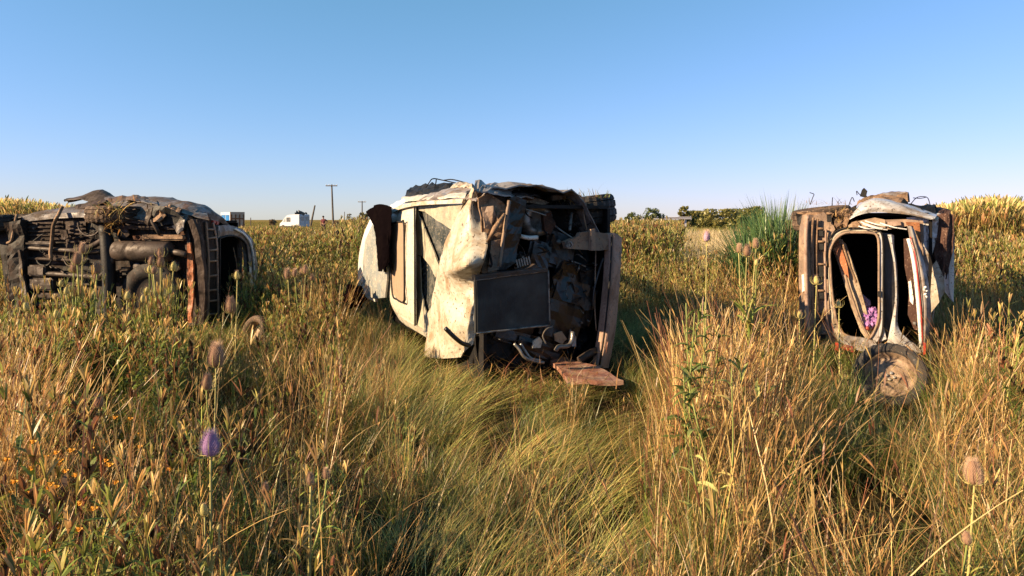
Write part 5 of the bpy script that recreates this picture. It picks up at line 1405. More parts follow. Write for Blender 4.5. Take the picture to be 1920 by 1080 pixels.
def scatter_tree():
    ng = bpy.data.node_groups.new('scatter_clumps', 'GeometryNodeTree')
    ng.interface.new_socket('Geometry', in_out='INPUT', socket_type='NodeSocketGeometry')
    ng.interface.new_socket('Geometry', in_out='OUTPUT', socket_type='NodeSocketGeometry')
    gi = ng.nodes.new('NodeGroupInput'); go = ng.nodes.new('NodeGroupOutput')
    ci = ng.nodes.new('GeometryNodeCollectionInfo')
    ci.inputs['Collection'].default_value = PROTO
    ci.inputs['Separate Children'].default_value = True
    ci.inputs['Reset Children'].default_value = True
    ip = ng.nodes.new('GeometryNodeInstanceOnPoints')
    ip.inputs['Pick Instance'].default_value = True
    def attr(nm, ty):
        a = ng.nodes.new('GeometryNodeInputNamedAttribute'); a.data_type = ty
        a.inputs['Name'].default_value = nm
        return a.outputs[0]
    ng.links.new(gi.outputs[0], ip.inputs['Points'])
    ng.links.new(ci.outputs[0], ip.inputs['Instance'])
    ng.links.new(attr('kind_index', 'INT'), ip.inputs['Instance Index'])
    e2r = ng.nodes.new('FunctionNodeEulerToRotation')
    ng.links.new(attr('turn', 'FLOAT_VECTOR'), e2r.inputs[0])
    ng.links.new(e2r.outputs[0], ip.inputs['Rotation'])
    ng.links.new(attr('size', 'FLOAT_VECTOR'), ip.inputs['Scale'])
    ng.links.new(ip.outputs[0], go.inputs[0])
    return ng
SCATTER = scatter_tree()

def scatter(name, pts, label, cat):
    """pts: list of (x, y, z, kind index, rx, ry, rz, sx, sy, sz)."""
    a = np.array(pts, dtype=np.float32)
    me = bpy.data.meshes.new(name)
    me.vertices.add(len(a))
    me.vertices.foreach_set('co', a[:, :3].ravel())
    me.attributes.new('kind_index', 'INT', 'POINT').data.foreach_set('value', a[:, 3].astype(np.int32))
    me.attributes.new('turn', 'FLOAT_VECTOR', 'POINT').data.foreach_set('vector', a[:, 4:7].ravel().copy())
    me.attributes.new('size', 'FLOAT_VECTOR', 'POINT').data.foreach_set('vector', a[:, 7:10].ravel().copy())
    o = bpy.data.objects.new(name, me)
    COL.objects.link(o)
    o.modifiers.new('scatter', 'NODES').node_group = SCATTER
    return tag(o, label, cat, kind='stuff')

FOOT = [(A, -0.12, 2.75, 0.05, 1.45), (B, 0.3, 3.45, -0.25, 1.3), (B, -0.95, 0.4, 1.1, 1.35), (D, -0.15, 2.9, 0.1, 1.4)]
def inside(x, y, pad=0.0):
    p = Vector((x, y, 0))
    for fr, x0, x1, u0, u1 in FOOT:
        lx, lu, lw = fr.local(p)
        if x0 - pad < lx < x1 + pad and u0 - pad < lu < u1 + pad:
            return True
    return (x - 2.88) ** 2 + (y - 5.2) ** 2 < .075 or (x + 2.95) ** 2 + (y - 7.85) ** 2 < .03
def fn(x, y, s, k):
    return noise.noise(Vector((x * s, y * s, k)))

def view_col(x, y):
    return 960 + FPX * x / max(y, 0.3)

LOW = []          # sightlines kept open: (x, y, radius, height limit)
def height_cap(x, y):
    """Grass is trodden down or short right in front of the wrecks."""
    px = view_col(x, y)
    bottom = np.interp(px, [-60, 300, 420, 452, 460, 505, 512, 640, 660, 790, 800, 1000, 1170, 1180, 1280, 1480, 1500, 1595, 1610, 1735, 1745, 1790, 1800],
                       [585, 600, 612, 612, 640, 640, 0, 0, 560, 640, 672, 694, 706, 640, 0, 0, 632, 650, 738, 738, 660, 580, 0])
    near = np.interp(px, [-60, 500, 640, 800, 1170, 1280, 1480, 1600, 1740, 1745, 1800], [8.6, 8.2, 8.2, 6.9, 6.1, 7, 7.2, 7.0, 6.9, 6.6, 6.6])
    if y > 5.25 and 1600 < px < 1742: bottom = 668
    if 1284 < px < 1402 and y > 6: return CAM_H - (462 - HORIZON) / FPX * y
    if bottom < 1 or y > near: return 9.0
    return max(0.05, CAM_H - (bottom - HORIZON) / FPX * y)

grass_pts, weed_pts, reed_pts, far_pts, straw_pts = [], [], [], [], []
def put(lst, kind, x, y, rx, ry, rz, s, sz=None):
    lst.append((x, y, ground_z(x, y), random.choice(KINDS[kind]), rx, ry, rz, s, s, sz if sz is not None else s))

NEAR_H = {k: 0.93 * max(max(v.co.z for v in PROTO.objects[i].data.vertices) for i in ids) for k, ids in KINDS.items()}
print(NEAR_H)
def skyline(x, y):
    """Height at which the weeds of the open field end, distance y ahead."""
    px = view_col(x, y)
    row = np.interp(px, [0, 480, 585, 597, 622, 634, 645, 700, 1150, 1280, 1290, 1490, 1500, 1800, 1920], [420, 426, 427, 437, 437, 428, 408, 406, 410, 411, 423, 422, 420, 416, 414])
    return max(.3, CAM_H - (row + random.gauss(4, 3) - HORIZON) / FPX * y)

def near_field():
    cell = 0.135
    y = 0.75
    while y < 12.5:
        half = 0.80 * y + 1.9
        x = -half
        while x < half:
            X, Y = x + random.uniform(-.5, .5) * cell, y + random.uniform(-.5, .5) * cell
            x += cell
            if inside(X, Y, -0.02): continue
            px = view_col(X, Y)
            t = fn(X, Y, 0.75, 2.0); t2 = fn(X, Y, 1.9, 7.0); gap = fn(X, Y, .95, 13.0) + .30 * fn(X, Y, 3.1, 5.0)
            cap = height_cap(X, Y)
            mid = 640 < px < 1282
            left = px <= 640
            if cap < .16 and random.random() < .7: continue
            if 1595 < px < 1745 and 4.2 < Y < 6.4 and random.random() < .72: continue
            r = random.random()
            if Y < 8 and random.random() < .16: continue
            # open dark gaps between tussocks
            if gap > (0.16 if mid else 0.09) and Y < 7 and (px - 950) ** 2 > 130 ** 2 * (2.2 < Y < 3.6):
                if random.random() < .45: put(grass_pts, 'thatch', X, Y, 0, 0, random.uniform(0, 6.28), random.uniform(.35, .7))
                elif random.random() < .12: put(grass_pts, 'weed', X, Y, 0, 0, random.uniform(0, 6.28), random.uniform(.3, .5), min(.5, cap / NEAR_H['weed']))
                continue
            if Y > 9.0:
                k = 'tallweed' if r < .30 else 'green' if r < .5 else 'straw' if r < .75 else 'thatch'
            elif mid:
                if (X - 0.02) ** 2 + (Y - 2.95) ** 2 < .30 ** 2: k = 'bluegreen' if r < .85 else 'straw'
                elif px < 730 and 2.4 < Y < 5 or (px > 1160 and Y < 2.9): k = 'straw' if r < .55 else 'green'
                elif t2 > .16: k = 'bluegreen' if r < .75 else 'straw'
                elif t > -.16: k = 'fallen' if r < .80 else 'green' if r < .92 else 'straw'
                else: k = 'straw' if r < .22 else 'fallen' if r < .72 else 'green'
            elif left:
                if t > .08: k = 'straw' if r < .42 else 'weed' if r < .70 else 'thatch' if r < .82 else 'green'
                else: k = 'green' if r < .36 else 'weed' if r < .70 else 'thatch' if r < .82 else 'straw'
            else:
                if t2 > .02: k = 'green' if r < .6 else 'bluegreen' if r < .75 else 'straw'
                else: k = 'straw' if r < .62 else 'fallen' if r < .8 else 'thatch' if r < .92 else 'weed'
            base = {True: .54, False: .74}[mid]
            s = base * random.uniform(.65, 1.2) * (1 + .35 * t)
            if Y > 8.5: s *= 1.0 + .28 * min(1, (Y - 8.5) / 3.5)
            if Y < 2.2: s *= .80
            h = NEAR_H[k] * s
            sz = s
            if h > cap:
                if k in ('straw', 'weed', 'tallweed') and random.random() < .8: k = random.choice(['thatch', 'green', 'fallen']); h = NEAR_H[k] * s
                sz = s * min(1, cap / h) if random.random() < (.78 if px < 350 and k in ('weed', 'straw') else .94) else s
            yaw = random.uniform(0, 6.28)
            if k == 'fallen':
                yaw = 3.0 * fn(X, Y, .28, 21.0) + (.4 if mid else 2.6) + random.gauss(0, .35)
            lean = .16 if k == 'straw' else .08
            put(grass_pts, k, X, Y, random.gauss(0, lean), random.gauss(0, lean), yaw, s, sz)
            if random.random() < .15:
                put(grass_pts, 'thatch', X + random.uniform(-.07, .07), Y, 0, 0, random.uniform(0, 6.28), random.uniform(.6, 1.1))
        y += cell
near_field()
def mid_field():
    y = 12.4
    while y < 45:
        cell = 0.22 + 0.012 * (y - 12)
        half = 0.80 * y + 1
        x = -half
        while x < half:
            X, Y = x + random.uniform(-.5, .5) * cell, y + random.uniform(-.5, .5) * cell
            x += cell
            px = view_col(X, Y)
            t = fn(X, Y, .16, 3.0)
            r = random.random()
            dry = 1270 < px < 1420
            if dry: k = 'pale' if r < .9 else 'tallweed'
            elif t > .0: k = 'tallweed' if r < .70 else 'straw' if r < .82 else 'green'
            else: k = 'straw' if r < .20 else 'tallweed' if r < .80 else 'green'
            s = random.uniform(.85, 1.25) * (1 + .2 * t)
            if k == 'green': s *= 1.5
            if dry and k != 'pale': s *= .6
            s *= 1.15
            top = skyline(X, Y)
            if dry and Y < 16: top = min(top, CAM_H - (458 - HORIZON) / FPX * Y)
            sz = min(s, top / NEAR_H[k])
            put(weed_pts, k, X, Y, random.gauss(0, .06), random.gauss(0, .06), random.uniform(0, 6.28), s, sz)
        y += cell
mid_field()
def far_field():
    y = 45
    while y < 420:
        cell = 0.85 + 0.018 * (y - 45)
        half = 0.78 * y
        x = -half
        while x < half:
            X, Y = x + random.uniform(-.5, .5) * cell, y + random.uniform(-.5, .5) * cell
            x += cell
            s = random.uniform(.7, 1.1) * (1.0 + y / 600)
            put(far_pts, 'far', X, Y, 0, 0, random.uniform(0, 6.28), s * (1 + y / 250), min(1.0, s, skyline(X, Y) / NEAR_H['far']))
        y += cell
far_field()
def reeds():
    # dry stand behind the right wreck
    for i in range(900):
        Y = random.uniform(13.2, 17.5)
        px = random.uniform(1745, 2010)
        X = (px - 960) / FPX * Y
        if inside(X, Y, .1): continue
        top = CAM_H + (HORIZON - (398 - 16 * math.exp(-((px - 1860) / 45) ** 2) - random.uniform(-3, 5))) / FPX * Y
        s = top / 2.0
        put(reed_pts, 'reed', X, Y, random.gauss(0, .05), random.gauss(0, .05), random.uniform(0, 6.28), s, s)
    # tan stand beyond the left wreck
    for i in range(260):
        Y = random.uniform(17, 21)
        px = random.uniform(-60, 125)
        X = (px - 960) / FPX * Y
        top = CAM_H + (HORIZON - (382 + 0.10 * max(0, px - 20) + random.uniform(-2, 5))) / FPX * Y
        put(reed_pts, 'reed', X, Y, random.gauss(0, .05), random.gauss(0, .05), random.uniform(0, 6.28), top / 2.0)
reeds()
for i in range(75):                                     # bushy weeds along the front of the left wreck
    Y = random.uniform(4.2, 6.3); px = random.uniform(-40, 365)
    top = random.gauss(603, 16)
    h = place(px, top, Y).z
    if h > .25: put(grass_pts, 'weed', (px - 960) / FPX * Y, Y, random.gauss(0, .06), random.gauss(0, .06), random.uniform(0, 6.28), min(.9, h / NEAR_H['weed'] * 1.15), h / NEAR_H['weed'])
for c_ in (130, 168, 300, 325, 270, 150, 312, 60):       # taller stalks rising in front of the left wreck
    for k in range(5):
        Y = random.uniform(5.2, 6.2); px = random.gauss(c_, 13)
        h = place(px, random.uniform(515, 590), Y).z
        put(grass_pts, 'tallweed' if k % 2 else 'weed', (px - 960) / FPX * Y, Y, random.gauss(0, .05), random.gauss(0, .05), random.uniform(0, 6.28), .55, h / NEAR_H['tallweed' if k % 2 else 'weed'])
for i in range(40):                                     # pale tall grass at the far left edge
    Y = random.uniform(2.6, 4.5); px = random.uniform(-60, 60)
    put(grass_pts, 'straw', (px - 960) / FPX * Y, Y, random.gauss(0, .1), random.gauss(0, .1), random.uniform(0, 6.28), random.uniform(.8, 1.05))
for i in range(30):                                     # golden stalks at the left of the right wreck
    Y = random.uniform(3.4, 5.5); px = random.uniform(1285, 1400)
    put(grass_pts, 'straw', (px - 960) / FPX * Y, Y, random.gauss(0, .1), random.gauss(0, .1), random.uniform(0, 6.28), random.uniform(.85, 1.1))
scatter('meadow_grass', grass_pts, 'tangled dry and green grass covering the foreground around the wrecks', 'grass')
scatter('tall_weeds', weed_pts, 'tall mixed weeds and dry grass behind the wrecks', 'weeds')
scatter('far_grass', far_pts, 'far field of dry grass running to the horizon', 'grass')
scatter('dry_reeds', reed_pts, 'stands of tall tan reeds behind the right and left wrecks', 'reeds')
print('clumps', len(grass_pts), len(weed_pts), len(far_pts), len(reed_pts))

# green reed clump left of the right wreck, one plant mass built blade by blade
def reed_clump(pxs, Y0, Y1, tops, n, pal, name, label, w=(.018, .034)):
    b = Blades()
    c = place(sum(pxs) / 2, 0, (Y0 + Y1) / 2); c.z = 0
    for i in range(n):
        px = random.uniform(*pxs); Y = random.uniform(Y0, Y1)
        f = (px - pxs[0]) / (pxs[1] - pxs[0])
        top = np.interp(f, [0, .35, .6, .8, 1], tops) + abs(random.gauss(0, 14))
        h = max(.4, place(px, top, Y).z)
        p = Vector(((px - 960) / FPX * Y, Y, 0)) - c
        az = random.choice([math.pi, 0]) + random.gauss(0, .8)
        b.ribbon(p, az, random.uniform(0, .15), random.choice([random.uniform(.05, .6), random.uniform(.5, 1.9)]), h * random.uniform(.98, 1.1), random.uniform(*w), 8, rc(pal), lambda s: (1 - s ** 2.2) + .03, random.uniform(-.6, .6))
    o = bpy.data.objects.new(name, b.mesh(name)); COL.objects.link(o); o.location = c
    return tag(o, label, 'reeds', None, 'stuff')
reed_clump((1392, 1494), 9.3, 11.0, [415, 396, 368, 376, 390], 1300, [(0.04, 0.085, 0.03), (0.06, 0.11, 0.04), (0.085, 0.13, 0.04)], 'green_reeds', 'tall clump of green bladed reeds left of the rear view wreck')
reed_clump((1470, 1510), 9.2, 10.2, [400, 398, 396, 396, 398], 130, STRAW + RED, 'tan_reeds', 'rusty tan reeds between the green reed clump and the rear view wreck', (.010, .018))

# ------------------------------------------------------------------ teasels
def head_mesh(kind):
    bm = bmesh.new()
    prof = [(0.001, 0.0), (0.16, 0.02), (0.26, 0.12), (0.32, 0.28), (0.33, 0.45), (0.29, 0.65), (0.21, 0.84), (0.12, 0.96), (0.001, 1.0)]
    lathe(bm, (0, 0, 0), (0, 0, 1), [(r_ * 0.85, h) for r_, h in prof], 14)
    n = 380 if kind != 'young' else 90
    for i in range(n):                                  # stiff scales all round the egg
        z = (i + .5) / n
        th = i * 2.39996
        r_ = np.interp(z, [h for _, h in prof], [r for r, _ in prof]) * 0.82
        b = Vector((math.cos(th) * r_, math.sin(th) * r_, z))
        d = Vector((math.cos(th), math.sin(th), 0.25 + 1.1 * z)).normalized()
        a = d.orthogonal().normalized() * 0.011
        c = d.cross(a)
        L = random.uniform(.15, .26) * (1.5 if z > .9 else 1)
        t_ = bm.verts.new(b + d * L)
        v = [bm.verts.new(b + a), bm.verts.new(b - a * .5 + c * .86), bm.verts.new(b - a * .5 - c * .86)]
        for k in range(3): bm.faces.new((v[k], v[(k + 1) % 3], t_)).material_index = 1
    me = bpy.data.meshes.new('head'); bm.to_mesh(me); bm.free()
    me.materials.append(M['teasel']); me.materials.append(M['teasel_spike'])
    return me
def bract_mesh(n, spread):
    bm = bmesh.new()
    for i in range(n):
        th = i * 6.2832 / n + random.uniform(-.2, .2)
        o_ = Vector((math.cos(th), math.sin(th), 0))
        L = random.uniform(.8, 1.35) * spread
        pts = spline([o_ * .1, o_ * (.45 * L) + Vector((0, 0, .05)), o_ * (.75 * L) + Vector((0, 0, .5 * L)), o_ * (.7 * L) + Vector((0, 0, 1.0 * L))], 8)
        add_tube(bm, pts, [.03 * (1 - q / 8.5) for q in range(8)], 4, False)
    me = bpy.data.meshes.new('bracts'); bm.to_mesh(me); bm.free()
    me.materials.append(M['bract'])
    return me
def leaf_mesh(width, droop):
    bm = bmesh.new()
    n = 8
    prev = None
    for i in range(n + 1):
        t_ = i / n
        w_ = width * (math.sin(math.pi * (0.08 + 0.92 * t_)) ** 0.8) * (1 if i < n else 0.02)
        x = t_; z = .18 * math.sin(t_ * 2.2) - droop * t_ * t_
        row = [bm.verts.new((x, -w_ / 2, z + w_ * .28)), bm.verts.new((x, 0, z)), bm.verts.new((x, w_ / 2, z + w_ * .28))]
        if prev:
            for k in range(2): bm.faces.new((prev[k], row[k], row[k + 1], prev[k + 1]))
        prev = row
    me = bpy.data.meshes.new('leaf'); bm.to_mesh(me); bm.free()
    at = me.attributes.new('tint', 'FLOAT_COLOR', 'FACE')
    return me
def tinted(me, c):
    m2 = me.copy(); leaf_tint_set(m2, c); m2.materials.append(M['leaf']); return m2
def leaf_tint_set(me, c):
    at = me.attributes['tint']
    flat = np.ones((len(me.polygons), 4), dtype=np.float32); flat[:, :3] = c
    at.data.foreach_set('color', flat.ravel())
HEADS = {k: head_mesh(k) for k in ('dry', 'purple', 'young')}
HEADS['purple'].materials[0] = M['teasel_purple']; HEADS['purple'].materials[1] = M['teasel_mauve']
HEADS['mauve'] = HEADS['dry'].copy(); HEADS['mauve'].materials[0] = M['teasel_mauve']
HEADS['young'].materials[0] = M['bract']
BRACTS = [bract_mesh(8, .72), bract_mesh(7, .9), bract_mesh(9, .62)]
LB = [leaf_mesh(.13, .1), leaf_mesh(.16, .5), leaf_mesh(.12, -.15)]
LEAVES = [tinted(m_, c) for m_ in LB for c in ((.20, .24, .05), (.28, .28, .07), (.15, .20, .045))]
DRYLEAVES = [tinted(m_, c) for m_ in LB for c in ((.40, .27, .10), (.30, .18, .08))]

def child(name, me, par, root, loc, rot=None, scale=1.0):
    o = bpy.data.objects.new(name, me)
    COL.objects.link(o)
    o.parent = par
    o.location = loc - root if root is not None else loc
    if rot is not None: o.rotation_euler = rot
    o.scale = scale if isinstance(scale, (tuple, Vector)) else (scale,) * 3
    return o

def teasel(base_px, Y, heads, label, nodes=3, leaf=.16, dry=.25, thick=.0075):
    base = Vector(((base_px - 960) / FPX * Y, Y, 0)); base.z = ground_z(base.x, base.y) - .02
    t = thing('teasel', base, label, 'teasel', 'teasel plants standing among the grass')
    tips = []
    for (px, py, ln, kind) in heads:
        p = place(px, py, Y + random.uniform(-.12, .12))
        L = ln / FPX * Y * (.86 if ln > 40 else 1.0)
        tips.append((p - UPZ * L * .5, L, kind))
    top = max(tips, key=lambda q: q[0].z)
    H = top[0].z - base.z
    main = spline([base, base.lerp(top[0], .4) + Vector((random.uniform(-.02, .02), 0, 0)), top[0]], 16)
    bm = bmesh.new()
    add_tube(bm, main, [thick * (1 - .45 * i / 15) for i in range(16)], 6)
    for i in range(0, 15):                               # prickles
        for k in range(3):
            d = Vector((random.gauss(0, 1), random.gauss(0, 1), 0)).normalized()
            q = main[i].lerp(main[i + 1], random.random())
            a, b2 = q + UPZ * .004, q - UPZ * .004
            bm.faces.new([bm.verts.new(a), bm.verts.new(b2), bm.verts.new(q + d * .014 - UPZ * .003)])
    part('stem', bm, M['stem'], t, True)
    allstems = [main]
    for tp in tips:
        if tp is top: continue
        f = min(.85, max(.25, (tp[0].z - base.z) / H * random.uniform(.45, .7)))
        s0 = main[int(f * 15)]
        br = spline([s0, s0.lerp(tp[0], .45) + Vector(((tp[0].x - s0.x) * .3, 0, 0)), tp[0]], 12)
        bm = bmesh.new(); add_tube(bm, br, [thick * .75 * (1 - .35 * i / 11) for i in range(12)], 5)
        part('stem', bm, M['stem_green' if random.random() < .5 else 'stem'], t, True)
        allstems.append(br)
    for (p, L, kind) in tips:
        rot = Euler((random.uniform(-.15, .15), random.uniform(-.15, .15), random.uniform(0, 6.28)))
        h = child('head', HEADS[kind], t, base, p, rot, (L * (1.15 if kind == 'purple' else 1.0), L * (1.15 if kind == 'purple' else 1.0), L))
        child('bracts', random.choice(BRACTS), h, None, Vector((0, 0, 0)), Euler((0, 0, random.random() * 6)), 1.0)
    for st in allstems:
        for k in range(nodes if st is main else max(1, nodes - 1)):
            f = (k + .6) / (nodes + .4) * .85
            q = st[min(len(st) - 1, int(f * (len(st) - 1)))]
            az = random.uniform(0, 3.14)
            for s in (0, math.pi):
                L = leaf * random.uniform(.6, 1.2) * (1.25 - f)
                child('leaf', random.choice(DRYLEAVES if random.random() < dry else LEAVES), t, base, q, Euler((random.uniform(-.3, .3), -random.uniform(.35, 1.0), az + s)), L)
    return t
d_, y_, p_ = 'dry', 'young', 'purple'
teasel(152, 5.6, [(155, 466, 20, d_), (145, 485, 22, d_), (138, 500, 22, d_), (182, 503, 20, d_), (180, 518, 16, d_), (113, 531, 13, y_), (124, 545, 14, y_), (133, 541, 13, y_), (142, 548, 14, d_), (147, 527, 14, y_)], 'tallest many headed teasel in front of the underbody wreck left of its axle', 6, .17, .1, .0105)
teasel(312, 5.6, [(302, 474, 17, d_), (283, 489, 16, d_), (301, 491, 19, d_), (280, 505, 14, y_), (288, 507, 13, d_), (325, 499, 18, y_), (274, 546, 16, y_)], 'branching teasel in front of the spare wheel well of the underbody wreck', 6, .17, .1, .0105)
teasel(243, 5.2, [(238, 554, 17, y_), (268, 560, 14, y_), (240, 598, 12, y_)], 'shorter pale green teasel between the two many headed ones', 3)
teasel(48, 5.0, [(50, 575, 17, y_), (35, 604, 12, y_)], 'small star headed teasel at the far left in front of the underbody wreck', 3)
teasel(104, 4.6, [(105, 588, 17, y_)], 'single small round headed teasel left of the tallest teasel', 2)
teasel(438, 5.4, [(445, 516, 15, y_), (434, 573, 27, d_)], 'teasel with a grey brown head in front of the black hatch opening', 3)
teasel(556, 6.4, [(540, 514, 19, d_), (553, 512, 15, d_), (566, 510, 15, d_), (573, 506, 16, d_), (585, 520, 12, d_)], 'row of mauve teasel heads in the weeds right of the underbody wreck', 3)
teasel(404, 2.9, [(405, 666, 50, d_), (387, 716, 27, d_)], 'teasel with a big pinkish dry head near the bottom left', 5, .17, .15, .006)
teasel(398, 2.2, [(395, 833, 48, p_), (384, 955, 24, y_), (410, 990, 13, y_)], 'purple flowering teasel in the left foreground', 4, .16, .15, .006)
teasel(190, 3.3, [(186, 752, 24, d_)], 'single brown teasel in the dark gap below the underbody wreck', 3, .13)
teasel(490, 2.5, [(497, 915, 20, d_)], 'short brown headed teasel right of the purple flowering one', 3, .13)
teasel(575, 2.4, [(583, 899, 21, d_), (613, 888, 20, d_)], 'twin headed teasel at the right edge of the left foreground', 3, .14)
teasel(1804, 2.2, [(1827, 887, 52, d_), (1813, 1010, 22, d_)], 'large spiny pale teasel in the right foreground', 3, .12, .3, .0065)
teasel(1405, 4.8, [(1417, 457, 17, d_), (1400, 470, 20, d_), (1385, 466, 16, d_), (1418, 492, 12, y_)], 'tall pale teasel left of the rear view wreck', 6, .2, .15)
teasel(1321, 3.9, [(1325, 443, 20, 'mauve')], 'mauve headed teasel at the left of the green reeds', 3, .14, .2, .005)
teasel(1528, 5.2, [(1531, 525, 16, y_)], 'thin star headed teasel in front of the muddy bumper', 3, .12, .1)
teasel(1500, 5.0, [(1499, 590, 14, y_)], 'short thin teasel at the foot of the muddy bumper', 2, .12, .1)
teasel(1569, 5.0, [(1573, 570, 14, y_)], 'small green teasel in front of the open hatch', 3, .12, .0)

# broad-leaved weeds at the left of the right view
WL = [leaf_mesh(.24, .25), leaf_mesh(.19, .05), leaf_mesh(.27, .4)]
GREENLEAF = [tinted(m_, c) for m_ in WL for c in ((.07, .11, .024), (.10, .14, .03), (.14, .17, .045))]
PALELEAF = [tinted(m_, c) for m_ in WL for c in ((.36, .36, .12), (.42, .34, .12), (.26, .30, .09))]
def broad_weed(px, Y, py_top, n, leaves, label, L0=.2):
    base = Vector(((px - 960) / FPX * Y, Y, 0)); base.z = ground_z(base.x, base.y) - .02
    t = thing('broad_leaved_weed', base, label, 'weed', 'broad leaved weeds left of the rear view wreck')
    top = place(px, py_top, Y)
    ns = max(3, n // 20)
    for k in range(ns):
        tip = top + Vector((random.uniform(-.16, .10), random.uniform(-.15, .15), -random.uniform(0, .34)))
        st = spline([base, base.lerp(tip, .5) + Vector((random.uniform(-.04, .04), 0, 0)), tip], 12)
        bm = bmesh.new(); add_tube(bm, st, [.007 - .0004 * i for i in range(12)], 6)
        part('stem', bm, M['stem_green'], t, True)
        for i in range(n // ns):
            f = random.uniform(.1, 1)
            q = st[int(f * 11)]
            child('leaf', random.choice(leaves), t, base, q, Euler((random.uniform(-.4, .4), random.uniform(-1.0, .1), random.uniform(0, 6.28))), L0 * random.uniform(.6, 1.2) * (1.2 - .5 * f))
broad_weed(1286, 3.7, 545, 70, GREENLEAF, 'tallest dark green broad leaved weed, leftmost of its clump', .13)
broad_weed(1306, 3.5, 580, 70, GREENLEAF, 'middle dark green broad leaved weed of the clump under the mauve teasel', .13)
broad_weed(1326, 3.8, 590, 50, GREENLEAF, 'rightmost and lowest dark green weed of the broad leaved clump', .12)
broad_weed(1340, 2.9, 668, 15, PALELEAF, 'yellowing broad leaved weed in front of the dark green clump', .16)
broad_weed(1409, 3.6, 640, 15, [PALELEAF[2], PALELEAF[5], GREENLEAF[2], GREENLEAF[5]], 'pale green pointed leaf weed in front of the tall pale teasel', .17)

# ------------------------------------------------------------------ loose vegetation
def stuff_blades(name, B_, label, cat):
    o = bpy.data.objects.new(name, B_.mesh(name)); COL.objects.link(o)
    return tag(o, label, cat, None, 'stuff')
def dangling(B_, p, n, spread, L, pal, w=(.006, .018), up=.3):
    for i in range(n):
        q = Vector(p) + Vector((random.gauss(0, spread[0]), random.gauss(0, spread[1]), random.gauss(0, spread[2])))
        B_.ribbon(q, random.uniform(0, 6.28), random.uniform(up, 2.6), random.uniform(-.5, 1.6), random.uniform(*L), random.uniform(*w), 5, rc(pal), None, random.uniform(-1, 1), .3)
b = Blades()
dangling(b, A.pix('under', 0.0, 208, 390), 55, (.09, .05, .03), (.08, .22), STRAW + DRYGREEN)
dangling(b, A.pix('under', -0.06, 205, 412), 30, (.06, .03, .06), (.08, .2), STRAW + BROWN)
dangling(b, A.pix('under', -0.04, 214, 432), 12, (.03, .03, .06), (.08, .2), STRAW)
dangling(b, A.pix('under', 0.1, 245, 380), 25, (.10, .05, .02), (.08, .2), STRAW + BROWN)
stuff_blades('dry_leaves', b, 'dry leaves and straw caught on the rear wheel of the underbody wreck', 'straw')
b = Blades()
for i in range(46):
    p = B.pix('under', random.uniform(-.25, .1), random.uniform(1036, 1145), 368 + random.uniform(0, 4)) 
    b.ribbon(p, random.uniform(0, 6.28), random.uniform(.1, 1.3), random.uniform(0, 1), random.uniform(.04, .12), .006, 4, rc(STRAW + GREEN))
b.ribbon(B.pix('under', -.1, 1118, 368), 0.1, .25, 1.6, .32, .005, 8, (.1, .08, .04))
dangling(b, B.pix('front', 3.1, 1060, 372), 30, (.12, .05, .01), (.06, .16), STRAW + BROWN)
stuff_blades('dry_straw', b, 'grass tufts torn up on the raised front wheel of the pale wreck', 'straw')
b = Blades()
for i in range(330):
    px = random.gauss(1030, 55) if random.random() < .6 else random.gauss(930, 60)
    Y = random.uniform(4.9, 6.0)
    p = Vector(((px - 960) / FPX * Y, Y, random.uniform(.02, .16)))
    b.ribbon(p, random.uniform(0, 6.28), random.uniform(.8, 1.9), random.uniform(-.6, .6), random.uniform(.12, .4), random.uniform(.004, .010), 5, rc(STRAW + BROWN + RED), None, random.uniform(-1, 1), .2)
stuff_blades('straw_litter', b, 'brown straw litter scraped up in front of the open engine bay', 'straw')
b = Blades()
for i in range(120):
    p = D.pix('rear', random.uniform(-.3, -.08), random.uniform(1560, 1720), random.uniform(640, 668))
    b.ribbon(p, random.uniform(0, 6.28), random.uniform(.6, 1.7), random.uniform(-.4, .8), random.uniform(.08, .26), random.uniform(.004, .009), 5, rc(STRAW + BROWN), None, random.uniform(-1, 1), .2)
dangling(b, D.pix('rear', -.05, 1580, 404), 40, (.05, .05, .06), (.05, .12), BROWN + STRAW, (.006, .016))
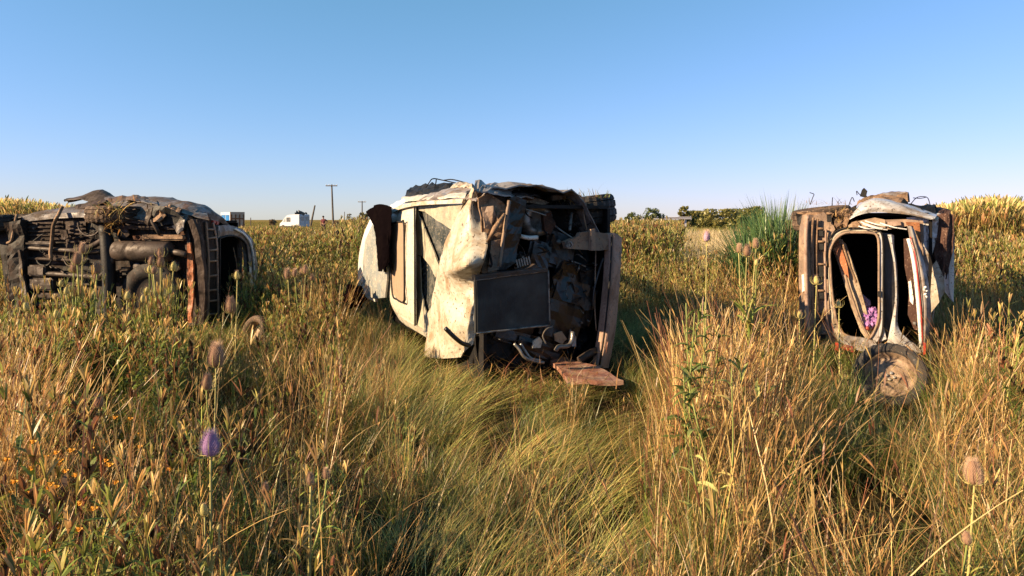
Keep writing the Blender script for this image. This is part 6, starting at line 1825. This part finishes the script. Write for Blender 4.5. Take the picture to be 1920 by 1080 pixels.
for i in range(40):
    b.ribbon(D.pix('rear', random.uniform(.1, .9), random.uniform(1500, 1600), random.uniform(380, 386)), random.uniform(0, 6.28), random.uniform(.6, 1.5), random.uniform(0, 1), random.uniform(.05, .16), .006, 4, rc(STRAW + BROWN))
stuff_blades('straw_wisps', b, 'straw wisps clinging under the hatch and on the wheel of the rear view wreck', 'straw')
# single bent stalks in the foreground
b = Blades()
for i in range(520):
    Y = random.uniform(1.8, 5.5)
    px = random.choice([random.uniform(-40, 640), random.uniform(-40, 640), random.uniform(640, 1290), random.uniform(1290, 1960), random.uniform(1290, 1960)])
    x = (px - 960) / FPX * Y
    hc = height_cap(x, Y)
    if 640 < px < 1282 and (Y < 3.6 or abs(px - 970) < 210): continue
    if hc < .25 or (hc < .5 and random.random() < .7): continue
    q = b.ribbon((x, Y, -.02), random.uniform(0, 6.28), random.uniform(.05, .8), random.uniform(.1, 1.3), random.uniform(.5, .95), random.uniform(.004, .007), 9, rc(STRAW + STRAW + RED), lambda s: 1 - .55 * s, random.uniform(-1, 1), .1)
    if random.random() < .4: seed_head(b, q[-2], random.uniform(0, 6.28), rc(STRAW + RED), .09, .008)
stuff_blades('dry_stalks', b, 'long bent dry stalks crossing the foreground grass', 'grass')
# small yellow flowers
bm = bmesh.new()
for i in range(56):
    if i < 40:
        px, py, Y = random.gauss(110, 65), random.gauss(930, 55), random.uniform(2.1, 2.7)
    else:
        px, py, Y = random.uniform(150, 330), random.uniform(780, 900), random.uniform(2.6, 3.2)
    c = place(px, py, Y)
    if c.z < .05: continue
    for k in range(5):
        th = k * 1.2566 + random.random() * .3
        d = Vector((math.cos(th), math.sin(th) * .6, .5 + math.sin(th) * .4)).normalized()
        a = d.orthogonal().normalized() * .005
        v = [bm.verts.new(c), bm.verts.new(c + d * .008 + a), bm.verts.new(c + d * .015), bm.verts.new(c + d * .008 - a)]
        bm.faces.new(v)
    add_tube(bm, [c - UPZ * .004, c + UPZ * .006], .004, 5)
tag(part('yellow_flowers', bm, M['flower']), 'scattered small orange yellow flowers low in the left foreground', 'flowers', None, 'stuff')
